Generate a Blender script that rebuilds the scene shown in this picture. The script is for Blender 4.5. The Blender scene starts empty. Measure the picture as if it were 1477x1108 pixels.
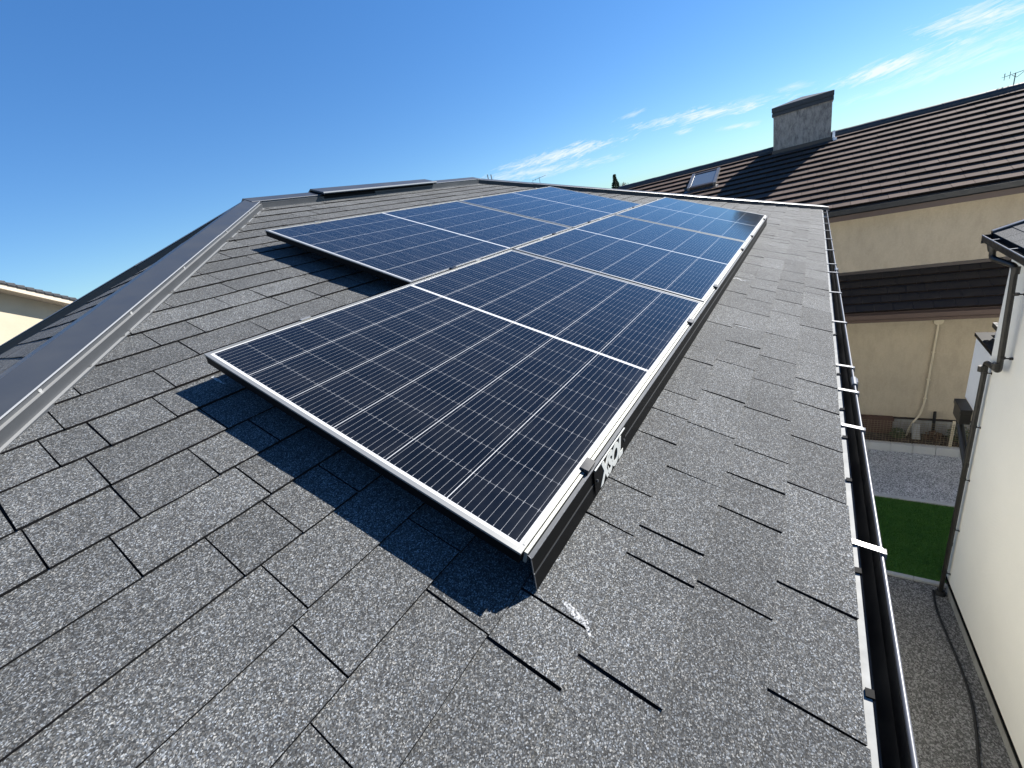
import bpy, math, random
from mathutils import Vector, Matrix

scene = bpy.context.scene
col = scene.collection
R = math.radians
random.seed(7)

# ------------------------------------------------------------------ camera
CAM_POS = Vector((-0.44120436, -0.46886067, 0.66932127))
CAM_R = ((0.5393811738, -0.8116834239, -0.2241382805),      # image right
         (-0.4224910160, -0.0306129735, -0.9058499805),     # image down
         (0.7284018744, 0.5832948356, -0.3594410160))       # forward
cd = bpy.data.cameras.new("camera")
cam = bpy.data.objects.new("camera", cd)
col.objects.link(cam)
rx, ry, rz = (Vector(v) for v in CAM_R)
M = Matrix.Identity(4)
for i in range(3):
    M[i][0], M[i][1], M[i][2], M[i][3] = rx[i], -ry[i], -rz[i], CAM_POS[i]
cam.matrix_world = M
cd.sensor_fit = 'HORIZONTAL'
cd.sensor_width = 36.0
cd.lens = 36.0 * 592.94 / 1477.0
cd.clip_start = 0.02
cd.clip_end = 9000
scene.camera = cam

# ------------------------------------------------------------------ light
SUN_AZ, SUN_EL = R(-29.0), R(37.0)
SUN = Vector((math.cos(SUN_EL) * math.cos(SUN_AZ), math.cos(SUN_EL) * math.sin(SUN_AZ), math.sin(SUN_EL)))
sl = bpy.data.lights.new("sun", 'SUN')
sl.energy = 5.0
sl.angle = R(0.5)
sl.color = (1.0, 0.955, 0.89)
so = bpy.data.objects.new("sun", sl)
so.rotation_euler = SUN.to_track_quat('Z', 'Y').to_euler()
col.objects.link(so)

vs = scene.view_settings
scene.display_settings.display_device = 'sRGB'
vs.view_transform = 'Standard'
vs.look = 'None'
vs.exposure = 1.20
vs.gamma = 1.0
vs.use_curve_mapping = False
scene.cycles.use_denoising = True
scene.cycles.max_bounces = 8
scene.cycles.sample_clamp_indirect = 6

# ------------------------------------------------------------------ world: sky and wisps of cirrus
world = bpy.data.worlds.new("World")
scene.world = world
world.use_nodes = True
wt = world.node_tree
for n in list(wt.nodes):
    wt.nodes.remove(n)


class NT:
    """small helper round a node tree"""
    def __init__(self, t):
        self.t = t

    def n(self, kind, **kw):
        x = self.t.nodes.new(kind)
        for k, v in kw.items():
            setattr(x, k, v)
        return x

    def put(self, sock, v):
        if isinstance(v, bpy.types.NodeSocket):
            self.t.links.new(v, sock)
        else:
            sock.default_value = v

    def m(self, op, a, b=None, c=None, clamp=False):
        x = self.n('ShaderNodeMath', operation=op, use_clamp=clamp)
        self.put(x.inputs[0], a)
        if b is not None:
            self.put(x.inputs[1], b)
        if c is not None:
            self.put(x.inputs[2], c)
        return x.outputs[0]

    def dot(self, a, vec):
        x = self.n('ShaderNodeVectorMath', operation='DOT_PRODUCT')
        self.put(x.inputs[0], a)
        x.inputs[1].default_value = vec
        return x.outputs['Value']

    def ramp(self, fac, stops, mode='LINEAR'):
        x = self.n('ShaderNodeValToRGB')
        x.color_ramp.interpolation = mode
        e = x.color_ramp.elements
        while len(e) < len(stops):
            e.new(0.5)
        for el, (p, c) in zip(e, stops):
            el.position = p
            el.color = (c, c, c, 1) if isinstance(c, (int, float)) else (*c, 1)
        self.put(x.inputs[0], fac)
        return x.outputs[0]

    def mix(self, fac, a, b, mode='MIX'):
        x = self.n('ShaderNodeMix', data_type='RGBA', blend_type=mode)
        self.put(x.inputs[0], fac)
        self.put(x.inputs[6], a if isinstance(a, bpy.types.NodeSocket) else (*a, 1))
        self.put(x.inputs[7], b if isinstance(b, bpy.types.NodeSocket) else (*b, 1))
        return x.outputs[2]

    def noise(self, vec, scale, detail=4, rough=0.55, dist=0.0):
        x = self.n('ShaderNodeTexNoise')
        if vec is not None:
            self.put(x.inputs['Vector'], vec)
        x.inputs['Scale'].default_value = scale
        x.inputs['Detail'].default_value = detail
        x.inputs['Roughness'].default_value = rough
        x.inputs['Distortion'].default_value = dist
        return x.outputs['Fac']

    def voro(self, vec, scale, out='Color', feature='F1'):
        x = self.n('ShaderNodeTexVoronoi', feature=feature)
        if vec is not None:
            self.put(x.inputs['Vector'], vec)
        x.inputs['Scale'].default_value = scale
        return x.outputs[out]

    def mapping(self, vec, scale=(1, 1, 1), rot=(0, 0, 0), loc=(0, 0, 0)):
        x = self.n('ShaderNodeMapping')
        self.put(x.inputs['Vector'], vec)
        x.inputs['Scale'].default_value = scale
        x.inputs['Rotation'].default_value = rot
        x.inputs['Location'].default_value = loc
        return x.outputs[0]


w = NT(wt)
sky = w.n('ShaderNodeTexSky')
sky.sky_type = 'NISHITA'
sky.sun_disc = False
sky.sun_elevation = SUN_EL
sky.sun_rotation = math.atan2(SUN.x, SUN.y)
sky.altitude = 300
sky.air_density = 1.0
sky.dust_density = 0.05
sky.ozone_density = 3.0
wdir = w.n('ShaderNodeTexCoord').outputs['Generated']
# centre, long axis, short axis, half length, half width, strength of each cirrus streak
CLOUDS = [
    ((0.8922, 0.4396, 0.1038), (0.4457, -0.895, -0.0159), (0.0859, 0.0605, -0.9945), 0.1171, 0.0115, 0.9),
    ((0.8711, 0.484, 0.0834), (0.4921, -0.8664, -0.0846), (0.0313, 0.1148, -0.9929), 0.1434, 0.0106, 0.6),
    ((0.9798, 0.1722, 0.1018), (0.1876, -0.9766, -0.1052), (0.0813, 0.1222, -0.9892), 0.1076, 0.0102, 0.85),
    ((0.9743, 0.2096, 0.0829), (0.2166, -0.9725, -0.0857), (0.0626, 0.1015, -0.9929), 0.0172, 0.0059, 0.6),
    ((0.9908, 0.1183, 0.0653), (0.1266, -0.983, -0.1331), (0.0484, 0.1402, -0.9889), 0.0326, 0.0045, 0.5),
    ((0.9922, -0.091, 0.0856), (-0.0891, -0.9956, 0.0297), (0.0826, -0.0371, -0.9959), 0.0752, 0.0104, 0.85),
    ((0.9783, -0.1753, 0.1105), (-0.1658, -0.9841, -0.0645), (0.1201, 0.0447, -0.9918), 0.0579, 0.0164, 0.8),
    ((0.9826, -0.1715, 0.0715), (-0.1703, -0.9842, 0.0481), (0.0621, -0.0594, -0.9963), 0.0701, 0.0114, 0.5),
    ((0.9882, -0.1423, 0.056), (-0.1324, -0.9909, 0.0247), (0.052, -0.0318, -0.9981), 0.1127, 0.0065, 0.4),
    ((0.9437, 0.301, 0.1374), (0.2959, -0.9535, 0.0574), (0.1483, -0.0135, -0.9889), 0.0236, 0.0046, 0.45),
    ((0.9942, 0.0381, 0.1009), (0.0537, -0.9869, -0.1518), (0.0938, 0.1564, -0.9832), 0.026, 0.0061, 0.4),
    ((0.9903, 0.0965, 0.0997), (0.1079, -0.9879, -0.1111), (0.0878, 0.1207, -0.9888), 0.0298, 0.0064, 0.3),
]
ns = w.mapping(wdir, scale=(14, 14, 75), rot=(0.0, 0.12, 0.0))
nz = w.noise(ns, 1.9, 7, 0.66, 0.8)
nz2 = w.noise(w.mapping(wdir, scale=(30, 30, 110), rot=(0.1, 0.2, 0.3)), 2.2, 5, 0.6, 0.5)
wob = w.m('ADD', w.m('MULTIPLY', w.m('SUBTRACT', nz, 0.5), 3.0), w.m('MULTIPLY', w.m('SUBTRACT', nz2, 0.5), 1.4))
tot = None
for c_, a_, n_, L_, W_, o_ in CLOUDS:
    dc = Vector(c_)
    xa = w.m('SUBTRACT', w.dot(wdir, a_), dc.dot(Vector(a_)))
    xb = w.m('SUBTRACT', w.dot(wdir, n_), dc.dot(Vector(n_)))
    q = w.m('ADD', w.m('POWER', w.m('DIVIDE', xa, L_), 2.0), w.m('POWER', w.m('DIVIDE', xb, W_), 2.0))
    q = w.m('SUBTRACT', 1.0, w.m('SQRT', q))
    cv = w.n('ShaderNodeCombineXYZ')
    skew = w.m('MULTIPLY', xa, 0.16)
    w.put(cv.inputs[0], w.m('MULTIPLY', xa, 16.0))
    w.put(cv.inputs[1], w.m('MULTIPLY', w.m('ADD', xb, skew), 95.0))
    cv.inputs[2].default_value = L_ * 300
    st_ = w.noise(cv.outputs[0], 1.6, 8, 0.68, 0.9)
    near = w.m('MULTIPLY_ADD', q, 1.3, 1.5, clamp=True)
    mk = w.m('MULTIPLY', w.m('ADD', w.m('ADD', q, 0.12), w.m('ADD', w.m('MULTIPLY', w.m('SUBTRACT', st_, 0.5), 4.2), w.m('MULTIPLY', wob, 0.25))), near)
    mk = w.m('MULTIPLY', w.m('MULTIPLY', mk, 0.75, clamp=True), o_)
    fwd = w.m('GREATER_THAN', w.dot(wdir, c_), 0.5)
    mk = w.m('MULTIPLY', mk, fwd)
    tot = mk if tot is None else w.m('MAXIMUM', tot, mk)
# clear autumn blue: a little more saturation and a softer fall-off towards the sun than the raw model
hs_ = w.n('ShaderNodeHueSaturation')
hs_.inputs['Saturation'].default_value = 1.28
hs_.inputs['Hue'].default_value = 0.512
wt.links.new(sky.outputs[0], hs_.inputs['Color'])
gm_ = w.n('ShaderNodeGamma')
gm_.inputs["Gamma"].default_value = 0.68
wt.links.new(hs_.outputs[0], gm_.inputs['Color'])
skyc = w.mix(1.0, gm_.outputs[0], (1.08, 1.60, 2.02), 'MULTIPLY')
cloudc = w.n('ShaderNodeRGB')
cloudc.outputs[0].default_value = (7.4, 7.9, 8.2, 1)
skymix = w.mix(tot, skyc, cloudc.outputs[0])
bg = w.n('ShaderNodeBackground')
bg.inputs['Strength'].default_value = 0.058
wt.links.new(skymix, bg.inputs['Color'])
wo = w.n('ShaderNodeOutputWorld')
wt.links.new(bg.outputs[0], wo.inputs['Surface'])


# ------------------------------------------------------------------ materials
def mat(name, build=None, base=(0.5, 0.5, 0.5), rough=0.6, metal=0.0, spec=0.5):
    m = bpy.data.materials.new(name)
    m.use_nodes = True
    t = NT(m.node_tree)
    p = m.node_tree.nodes['Principled BSDF']
    p.inputs['Base Color'].default_value = (*base, 1)
    p.inputs['Roughness'].default_value = rough
    p.inputs['Metallic'].default_value = metal
    p.inputs['Specular IOR Level'].default_value = spec
    if build:
        build(t, p)
    return m


def obco(t):
    return t.n('ShaderNodeTexCoord').outputs['Object']


def bump(t, p, h, strength=0.3, dist=0.01):
    b = t.n('ShaderNodeBump')
    b.inputs['Strength'].default_value = strength
    b.inputs['Distance'].default_value = dist
    t.put(b.inputs['Height'], h)
    t.put(p.inputs['Normal'], b.outputs[0])


def shingle(t, p):
    co = obco(t)
    g1 = t.voro(co, 500)
    sep = t.n('ShaderNodeSeparateColor')
    t.put(sep.inputs[0], g1)
    grain = t.ramp(sep.outputs[0], [(0.0, 0.018), (0.35, 0.040), (0.62, 0.072), (0.84, 0.125), (1.0, 0.27)])
    fine = t.noise(co, 75, 6, 0.85)
    clump = t.ramp(fine, [(0.30, 0.80), (0.5, 1.0), (0.70, 1.24)])
    cl = t.mix(1.0, grain, clump, 'MULTIPLY')
    big = t.ramp(t.noise(co, 3.2, 5, 0.6), [(0.25, 0.80), (0.75, 1.14)])
    cl = t.mix(1.0, cl, big, 'MULTIPLY')
    at = t.n('ShaderNodeAttribute', attribute_name='tone')
    cl = t.mix(1.0, cl, at.outputs['Color'], 'MULTIPLY')
    tint = t.ramp(sep.outputs[2], [(0.0, (0.92, 0.98, 1.08)), (0.5, (1.0, 1.0, 0.99)), (1.0, (1.08, 1.0, 0.90))])
    cl = t.mix(1.0, cl, tint, 'MULTIPLY')
    cl = t.mix(1.0, cl, (1.03, 1.07, 1.07), 'MULTIPLY')
    t.put(p.inputs['Base Color'], cl)
    bump(t, p, sep.outputs[1], 0.32, 0.002)


M_shingle = mat('grey_granule_shingle', shingle, rough=0.85, spec=0.3)
M_edge = mat('cut_asphalt_edge', base=(0.016, 0.015, 0.015), rough=0.9, spec=0.15)
M_under = mat('dark_underlay', base=(0.018, 0.018, 0.019), rough=0.9, spec=0.1)


def metal_cap(t, p):
    co = obco(t)
    n1 = t.noise(co, 6, 4, 0.6)
    n2 = t.noise(co, 900, 2, 0.5)
    t.put(p.inputs['Base Color'], t.mix(n1, (0.030, 0.033, 0.037), (0.044, 0.048, 0.053)))
    t.put(p.inputs['Roughness'], t.ramp(n1, [(0.3, 0.38), (0.7, 0.5)]))
    bump(t, p, n2, 0.06, 0.001)


M_cap = mat('charcoal_coated_steel', metal_cap, rough=0.42, spec=0.55)
M_capedge = mat('pale_steel_edge', base=(0.34, 0.345, 0.34), rough=0.38, metal=0.45)
M_black = mat('black_metal_and_frame_shade', base=(0.0035, 0.0036, 0.0037), rough=0.5, spec=0.10)


def plastic_black(t, p):
    co = obco(t)
    n = t.noise(co, 9, 5, 0.65)
    t.put(p.inputs['Base Color'], t.mix(t.ramp(n, [(0.45, 0.0), (0.75, 1.0)]), (0.006, 0.007, 0.009), (0.022, 0.022, 0.020)))
    t.put(p.inputs['Roughness'], t.ramp(n, [(0.3, 0.3), (0.7, 0.55)]))


M_gutter = mat('black_gutter_plastic', plastic_black, rough=0.35, spec=0.5)
M_lip = mat('grey_gutter_rim', base=(0.13, 0.135, 0.145), rough=0.38, metal=0.25)  # grey rim, paler than the gutter


def galv(t, p):
    co = obco(t)
    n = t.voro(co, 160)
    sp_ = t.n('ShaderNodeSeparateColor')
    t.put(sp_.inputs[0], n)
    t.put(p.inputs['Base Color'], t.ramp(sp_.outputs[0], [(0, 0.13), (1, 0.24)]))


M_galv = mat('galvanised_steel', galv, rough=0.4, metal=0.6)
M_alu = mat('clear_anodised_aluminium', base=(0.31, 0.31, 0.29), rough=0.38, metal=0.55)
M_alu_dark = mat('rail_aluminium', base=(0.32, 0.325, 0.29), rough=0.4, metal=0.5)  # slightly greenish aluminium of the rails


def drip(t, p):
    co = obco(t)
    n = t.noise(co, 25, 4, 0.6)
    t.put(p.inputs['Base Color'], t.ramp(n, [(0.3, (0.19, 0.195, 0.187)), (0.7, (0.29, 0.295, 0.28))]))


M_drip = mat('pale_drip_edge', drip, rough=0.55)

PL, PW, GAP, HP = 1.722, 1.134, 0.02, 0.10


def laminate(t, p):
    co = obco(t)
    s = t.n('ShaderNodeSeparateXYZ')
    t.put(s.inputs[0], co)
    u, v = s.outputs[0], s.outputs[1]
    cu = t.m('DIVIDE', t.m('SUBTRACT', PW - 0.015, v), 0.184)
    uu = t.m('MINIMUM', u, t.m('SUBTRACT', PL, u))
    ru = t.m('DIVIDE', t.m('SUBTRACT', uu, 0.020), 0.0927)

    def edge(x, pitch):
        return t.m('MULTIPLY', t.m('ABSOLUTE', t.m('SUBTRACT', t.m('FRACT', t.m('ADD', x, 0.5)), 0.5)), pitch)
    gap_c = t.m('LESS_THAN', edge(cu, 0.184), 0.0010)
    gap_r = t.m('LESS_THAN', edge(ru, 0.0927), 0.00042)
    out = t.m('ADD', t.m('ADD', t.m('LESS_THAN', cu, 0.0), t.m('GREATER_THAN', cu, 6.0)),
              t.m('ADD', t.m('LESS_THAN', ru, 0.0), t.m('GREATER_THAN', ru, 9.0)))
    bus_d = t.m('MULTIPLY', t.m('ABSOLUTE', t.m('SUBTRACT', t.m('FRACT', t.m('MULTIPLY', cu, 10.0)), 0.5)), 0.0184)
    bus = t.m('LESS_THAN', bus_d, 0.00033)
    # soldering pads: the ribbons widen near the half-cell edges
    pad = t.m('MULTIPLY', t.m('LESS_THAN', bus_d, 0.0007), t.m('LESS_THAN', edge(ru, 0.0927), 0.006))
    cell_id = t.n('ShaderNodeCombineXYZ')
    t.put(cell_id.inputs[0], t.m('FLOOR', cu))
    t.put(cell_id.inputs[1], t.m('FLOOR', t.m('DIVIDE', u, 0.0927)))
    wn = t.n('ShaderNodeTexWhiteNoise', noise_dimensions='3D')
    t.put(wn.inputs[0], cell_id.outputs[0])
    cellc = t.mix(wn.outputs[0], (0.0034, 0.0042, 0.0060), (0.0050, 0.0060, 0.0085))
    c = t.mix(bus, cellc, (0.26, 0.265, 0.27))
    c = t.mix(pad, c, (0.27, 0.275, 0.28))
    c = t.mix(gap_r, c, (0.15, 0.153, 0.157))
    c = t.mix(gap_c, c, (0.46, 0.465, 0.46))
    c = t.mix(t.m('MINIMUM', out, 1.0), c, (0.52, 0.525, 0.52))
    film = t.noise(t.mapping(co, scale=(1.0, 1.0, 1.0)), 7, 7, 0.7)
    low = t.m('SUBTRACT', 1.0, t.m('DIVIDE', v, 0.09), clamp=True)
    grime = t.m('ADD', t.m('MULTIPLY', t.ramp(film, [(0.45, 0.0), (0.8, 1.0)]), 0.035), t.m('MULTIPLY', t.m('POWER', low, 2.0), t.m('MULTIPLY', film, 0.12)))
    c = t.mix(grime, c, (0.25, 0.24, 0.22))
    t.put(p.inputs['Base Color'], c)
    dust = t.noise(co, 420, 2, 0.6)
    dust2 = t.noise(co, 5, 4, 0.6)
    t.put(p.inputs['Roughness'], t.ramp(dust2, [(0.3, 0.07), (0.75, 0.13)]))
    bump(t, p, dust, 0.035, 0.001)


M_lam = mat('solar_glass_over_cells', laminate, rough=0.09, spec=0.36)
M_back = mat('panel_backsheet', base=(0.6, 0.6, 0.6), rough=0.7)


def stucco(c1, c2, scale=55, stain=(0.0, 0.0, 0.0), amt=0.0, bstr=0.5, stsc=2.3):
    def f(t, p):
        co = obco(t)
        n = t.noise(co, scale, 5, 0.7)
        c = t.mix(n, c1, c2)
        b = t.noise(co, 0.9, 6, 0.65)
        c = t.mix(1.0, c, t.ramp(b, [(0.3, 0.9), (0.7, 1.05)]), 'MULTIPLY')
        if amt:
            st = t.noise(t.mapping(co, scale=(2.4, 2.4, 0.9)), stsc, 8, 0.78)
            c = t.mix(t.ramp(st, [(0.44, 0.0), (0.66, amt)]), c, stain)
        t.put(p.inputs['Base Color'], c)
        bump(t, p, n, bstr, 0.006)
    return f


M_beige = mat('beige_sprayed_stucco', stucco((0.40, 0.335, 0.235), (0.55, 0.47, 0.34), 30, (0.29, 0.235, 0.165), 0.35, 0.9), rough=0.9)
M_chim = mat('mould_stained_render', stucco((0.26, 0.24, 0.21), (0.35, 0.325, 0.285), 40, (0.060, 0.055, 0.055), 0.85, 0.5, 4.5), rough=0.9)
M_cream = mat('cream_render', stucco((0.37, 0.325, 0.24), (0.42, 0.375, 0.28), 30), rough=0.9)
M_creamtrim = mat('cream_painted_fascia', base=(0.46, 0.39, 0.30), rough=0.6)
M_concrete = mat('grey_concrete', stucco((0.28, 0.28, 0.26), (0.40, 0.40, 0.37), 26, (0.16, 0.15, 0.13), 0.5), rough=0.9)
M_kerb = mat('pale_kerb_concrete', stucco((0.42, 0.42, 0.40), (0.55, 0.55, 0.52), 30), rough=0.9)


def siding(t, p):
    co = obco(t)
    wv = t.n('ShaderNodeTexWave', wave_type='BANDS', bands_direction='DIAGONAL')
    t.put(wv.inputs['Vector'], t.mapping(co, scale=(1, 1, 1)))
    wv.inputs['Scale'].default_value = 26
    wv.inputs['Distortion'].default_value = 2.5
    wv.inputs['Detail'].default_value = 3
    wv.inputs['Detail Scale'].default_value = 3
    n = t.noise(co, 60, 4, 0.7)
    b = t.noise(co, 0.7, 5, 0.6)
    c = t.mix(n, (0.84, 0.825, 0.755), (0.89, 0.875, 0.81))
    c = t.mix(1.0, c, t.ramp(b, [(0.3, 0.94), (0.7, 1.02)]), 'MULTIPLY')
    t.put(p.inputs['Base Color'], c)
    bump(t, p, t.m('ADD', t.m('MULTIPLY', wv.outputs[1], 0.6), n), 0.35, 0.004)


M_siding = mat('ivory_textured_siding', siding, rough=0.75)
M_white = mat('white_siding_board', stucco((0.76, 0.77, 0.77), (0.84, 0.85, 0.85), 20, bstr=0.1), rough=0.6)


def tiles_brown(t, p):
    co = obco(t)
    at = t.n('ShaderNodeAttribute', attribute_name='tone')
    n = t.noise(co, 14, 5, 0.7)
    c = t.mix(n, (0.070, 0.047, 0.037), (0.118, 0.084, 0.068))
    g = t.noise(co, 90, 3, 0.7)
    c = t.mix(1.0, c, t.ramp(g, [(0.3, 0.8), (0.7, 1.2)]), 'MULTIPLY')
    c = t.mix(1.0, c, at.outputs['Color'], 'MULTIPLY')
    t.put(p.inputs['Base Color'], c)
    bump(t, p, g, 0.25, 0.004)


M_tile = mat('brown_flat_roof_tile', tiles_brown, rough=0.85, spec=0.12)
M_tilebutt = mat('shade_painted_tile_butt', base=(0.014, 0.010, 0.008), rough=0.9, spec=0.1)  # shade under each tile course, put into the butt colour
M_tileshade = mat('shade_painted_brown_tile', stucco((0.014, 0.011, 0.009), (0.024, 0.019, 0.016), 12, bstr=0.2), rough=0.6)  # brown tile again, darkened to carry the shade on the lower roof
M_tiledark = mat('near_black_roof_tile', stucco((0.016, 0.018, 0.022), (0.030, 0.033, 0.038), 12, bstr=0.2), rough=0.5)
M_brown = mat('brown_painted_fascia', stucco((0.075, 0.048, 0.036), (0.095, 0.060, 0.045), 8, bstr=0.1), rough=0.5)
M_pipe = mat('dark_bronze_pvc', base=(0.022, 0.020, 0.016), rough=0.38, spec=0.5)
M_conduit = mat('beige_pvc_conduit', base=(0.62, 0.54, 0.38), rough=0.5)
M_chalk = None


def gravel(c_dark, c_mid, c_light, sc):
    def f(t, p):
        co = obco(t)
        v = t.voro(co, sc)
        d = t.voro(co, sc, 'Distance')
        sp_ = t.n('ShaderNodeSeparateColor')
        t.put(sp_.inputs[0], v)
        c = t.ramp(sp_.outputs[0], [(0.0, c_dark), (0.55, c_mid), (0.9, c_light), (1.0, c_light)])
        n = t.noise(co, 1.3, 4, 0.6)
        c = t.mix(1.0, c, t.ramp(n, [(0.3, 0.85), (0.7, 1.15)]), 'MULTIPLY')
        t.put(p.inputs['Base Color'], c)
        bump(t, p, t.m('SUBTRACT', 1.0, d), 0.8, 0.015)
    return f


M_gravel = mat('grey_crushed_gravel', gravel((0.17, 0.175, 0.17), (0.42, 0.42, 0.41), (0.74, 0.74, 0.72), 62), rough=0.85)
M_gravel2 = mat('brown_grey_pebbles', gravel((0.075, 0.073, 0.067), (0.165, 0.162, 0.150), (0.36, 0.35, 0.33), 66), rough=0.85)
M_soil = mat('dark_soil', gravel((0.03, 0.022, 0.017), (0.055, 0.042, 0.033), (0.10, 0.08, 0.065), 14), rough=0.95)


def turf(t, p):
    co = obco(t)
    n = t.noise(co, 3.0, 5, 0.6)
    c = t.mix(n, (0.028, 0.115, 0.012), (0.075, 0.19, 0.022))
    t.put(p.inputs['Base Color'], c)


M_turf = mat('green_artificial_turf', turf, rough=0.7)
M_bark = mat('tree_bark', base=(0.06, 0.045, 0.035), rough=0.9)
M_conifer = mat('conifer_foliage', stucco((0.020, 0.040, 0.018), (0.045, 0.075, 0.030), 3, bstr=0.1), rough=0.8)
M_autumn = mat('autumn_foliage', stucco((0.13, 0.065, 0.025), (0.19, 0.115, 0.04), 3, bstr=0.1), rough=0.8)
M_hill = mat('wooded_hill', stucco((0.030, 0.045, 0.025), (0.050, 0.065, 0.035), 0.01, bstr=0.0), rough=1.0)
M_skyglass = mat('rooflight_glass', base=(0.10, 0.12, 0.14), rough=0.05, spec=0.9)
M_brownmetal = mat('brown_metal_frame', base=(0.05, 0.04, 0.035), rough=0.4, metal=0.3)
M_rust = mat('weathered_timber', stucco((0.07, 0.038, 0.026), (0.12, 0.065, 0.045), 9, bstr=0.2), rough=0.8)
M_wire = mat('ochre_coated_wire', base=(0.20, 0.155, 0.09), rough=0.6)
M_letter = mat('white_logo_lettering', base=(0.60, 0.61, 0.57), rough=0.3, spec=0.5)
M_rubber = mat('black_rubber_hose', base=(0.014, 0.014, 0.013), rough=0.6)
M_antenna = mat('aluminium_antenna', base=(0.20, 0.21, 0.22), rough=0.5, metal=0.4)


# ------------------------------------------------------------------ mesh helpers
class MB:
    def __init__(self):
        self.v, self.f, self.mi, self.tone = [], [], [], []

    def face(self, pts, mi=0, tone=1.0):
        b = len(self.v)
        self.v += [tuple(p) for p in pts]
        self.f.append(tuple(range(b, b + len(pts))))
        self.mi.append(mi)
        self.tone.append(tone)

    def hexa(self, p, mi=0, tone=1.0, butt=None):
        """p: 8 corners, bottom ring 0-3 counter-clockwise seen from above, top ring 4-7"""
        b = len(self.v)
        self.v += [tuple(q) for q in p]
        for fi_, q in enumerate(((3, 2, 1, 0), (4, 5, 6, 7), (0, 1, 5, 4), (1, 2, 6, 5), (2, 3, 7, 6), (3, 0, 4, 7))):
            self.f.append(tuple(b + i for i in q))
            self.mi.append(butt if (butt is not None and fi_ == 2) else mi)
            self.tone.append(tone)

    def box(self, x0, x1, y0, y1, z0, z1, mi=0, tone=1.0, tf=None):
        p = [(x0, y0, z0), (x1, y0, z0), (x1, y1, z0), (x0, y1, z0), (x0, y0, z1), (x1, y0, z1), (x1, y1, z1), (x0, y1, z1)]
        if tf:
            p = [tf(*q) for q in p]
        self.hexa(p, mi, tone)

    def prism(self, prof, frame, a, b, mi=0, closed=True, caps=True, mis=None):
        """profile points (s,t) swept from a to b; frame(l, s, t) -> point"""
        n = len(prof)
        base = len(self.v)
        self.v += [tuple(frame(a, s, t)) for s, t in prof] + [tuple(frame(b, s, t)) for s, t in prof]
        for i in range(n if closed else n - 1):
            j = (i + 1) % n
            self.f.append((base + i, base + j, base + n + j, base + n + i))
            self.mi.append(mis[i] if mis else mi)
            self.tone.append(1.0)
        if caps and closed:
            self.f.append(tuple(base + i for i in range(n))[::-1])
            self.f.append(tuple(base + n + i for i in range(n)))
            self.mi += [mi, mi]
            self.tone += [1.0, 1.0]

    def tube(self, pts, r, seg=10, mi=0, cap=True):
        pts = [Vector(p) for p in pts]
        rr = r if isinstance(r, (list, tuple)) else [r] * len(pts)
        rings = []
        prev = None
        for i, p in enumerate(pts):
            if i == 0:
                d = pts[1] - p
            elif i == len(pts) - 1:
                d = p - pts[i - 1]
            else:
                d = (pts[i + 1] - p).normalized() + (p - pts[i - 1]).normalized()
            d.normalize()
            if prev is None:
                a = d.orthogonal().normalized()
            else:
                a = (prev - d * prev.dot(d)).normalized()
            prev = a
            b = d.cross(a)
            k = 1.0
            if 0 < i < len(pts) - 1:
                c = max(0.5, d.dot((pts[i + 1] - p).normalized()))
                k = 1 / c
            base = len(self.v)
            for s in range(seg):
                t = 2 * math.pi * s / seg
                self.v.append(tuple(p + (a * math.cos(t) + b * math.sin(t)) * rr[i] * (k if k < 1.2 else 1.2)))
            rings.append(base)
        for q in range(len(rings) - 1):
            for s in range(seg):
                s2 = (s + 1) % seg
                self.f.append((rings[q] + s, rings[q] + s2, rings[q + 1] + s2, rings[q + 1] + s))
                self.mi.append(mi)
                self.tone.append(1.0)
        if cap:
            self.f.append(tuple(rings[0] + s for s in range(seg))[::-1])
            self.f.append(tuple(rings[-1] + s for s in range(seg)))
            self.mi += [mi, mi]
            self.tone += [1.0, 1.0]

    def build(self, name, mats, parent=None, smooth=False, tone=False, bevel=0.0, mw=None):
        me = bpy.data.meshes.new(name)
        me.from_pydata(self.v, [], self.f)
        if not isinstance(mats, (list, tuple)):
            mats = [mats]
        for m in mats:
            me.materials.append(m)
        for p, i in zip(me.polygons, self.mi):
            p.material_index = i
            p.use_smooth = smooth
        if tone:
            at = me.attributes.new('tone', 'FLOAT_COLOR', 'FACE')
            for i, x in enumerate(self.tone):
                at.data[i].color = (x, x, x, 1) if not isinstance(x, tuple) else (*x, 1)
        me.validate()
        me.update()
        o = bpy.data.objects.new(name, me)
        col.objects.link(o)
        if parent:
            o.parent = parent
        if bevel:
            bv = o.modifiers.new('bevel', 'BEVEL')
            bv.width = bevel
            bv.segments = 2
            bv.limit_method = 'ANGLE'
        if smooth:
            es = o.modifiers.new('edges', 'EDGE_SPLIT')
            es.split_angle = R(40)
        return o


def tag(o, label=None, cat=None, group=None, kind=None):
    if label:
        o['label'] = label
    if cat:
        o['category'] = cat
    if group:
        o['group'] = group
    if kind:
        o['kind'] = kind
    return o


def empty(name, label, cat, loc=(0, 0, 0), rot=(0, 0, 0), group=None):
    o = bpy.data.objects.new(name, None)
    col.objects.link(o)
    o.location = loc
    o.rotation_euler = rot
    o.empty_display_size = 0.1
    return tag(o, label, cat, group)


def arc_path(pts, r=0.06, n=4):
    """round the corners of a polyline"""
    pts = [Vector(p) for p in pts]
    out = [pts[0]]
    for i in range(1, len(pts) - 1):
        a, b, c = pts[i - 1], pts[i], pts[i + 1]
        d1, d2 = (a - b), (c - b)
        k = min(r, d1.length * 0.45, d2.length * 0.45)
        p1, p2 = b + d1.normalized() * k, b + d2.normalized() * k
        for j in range(n + 1):
            t = j / n
            out.append(p1 * (1 - t) ** 2 + b * 2 * t * (1 - t) + p2 * t * t)
    out.append(pts[-1])
    return out


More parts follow.
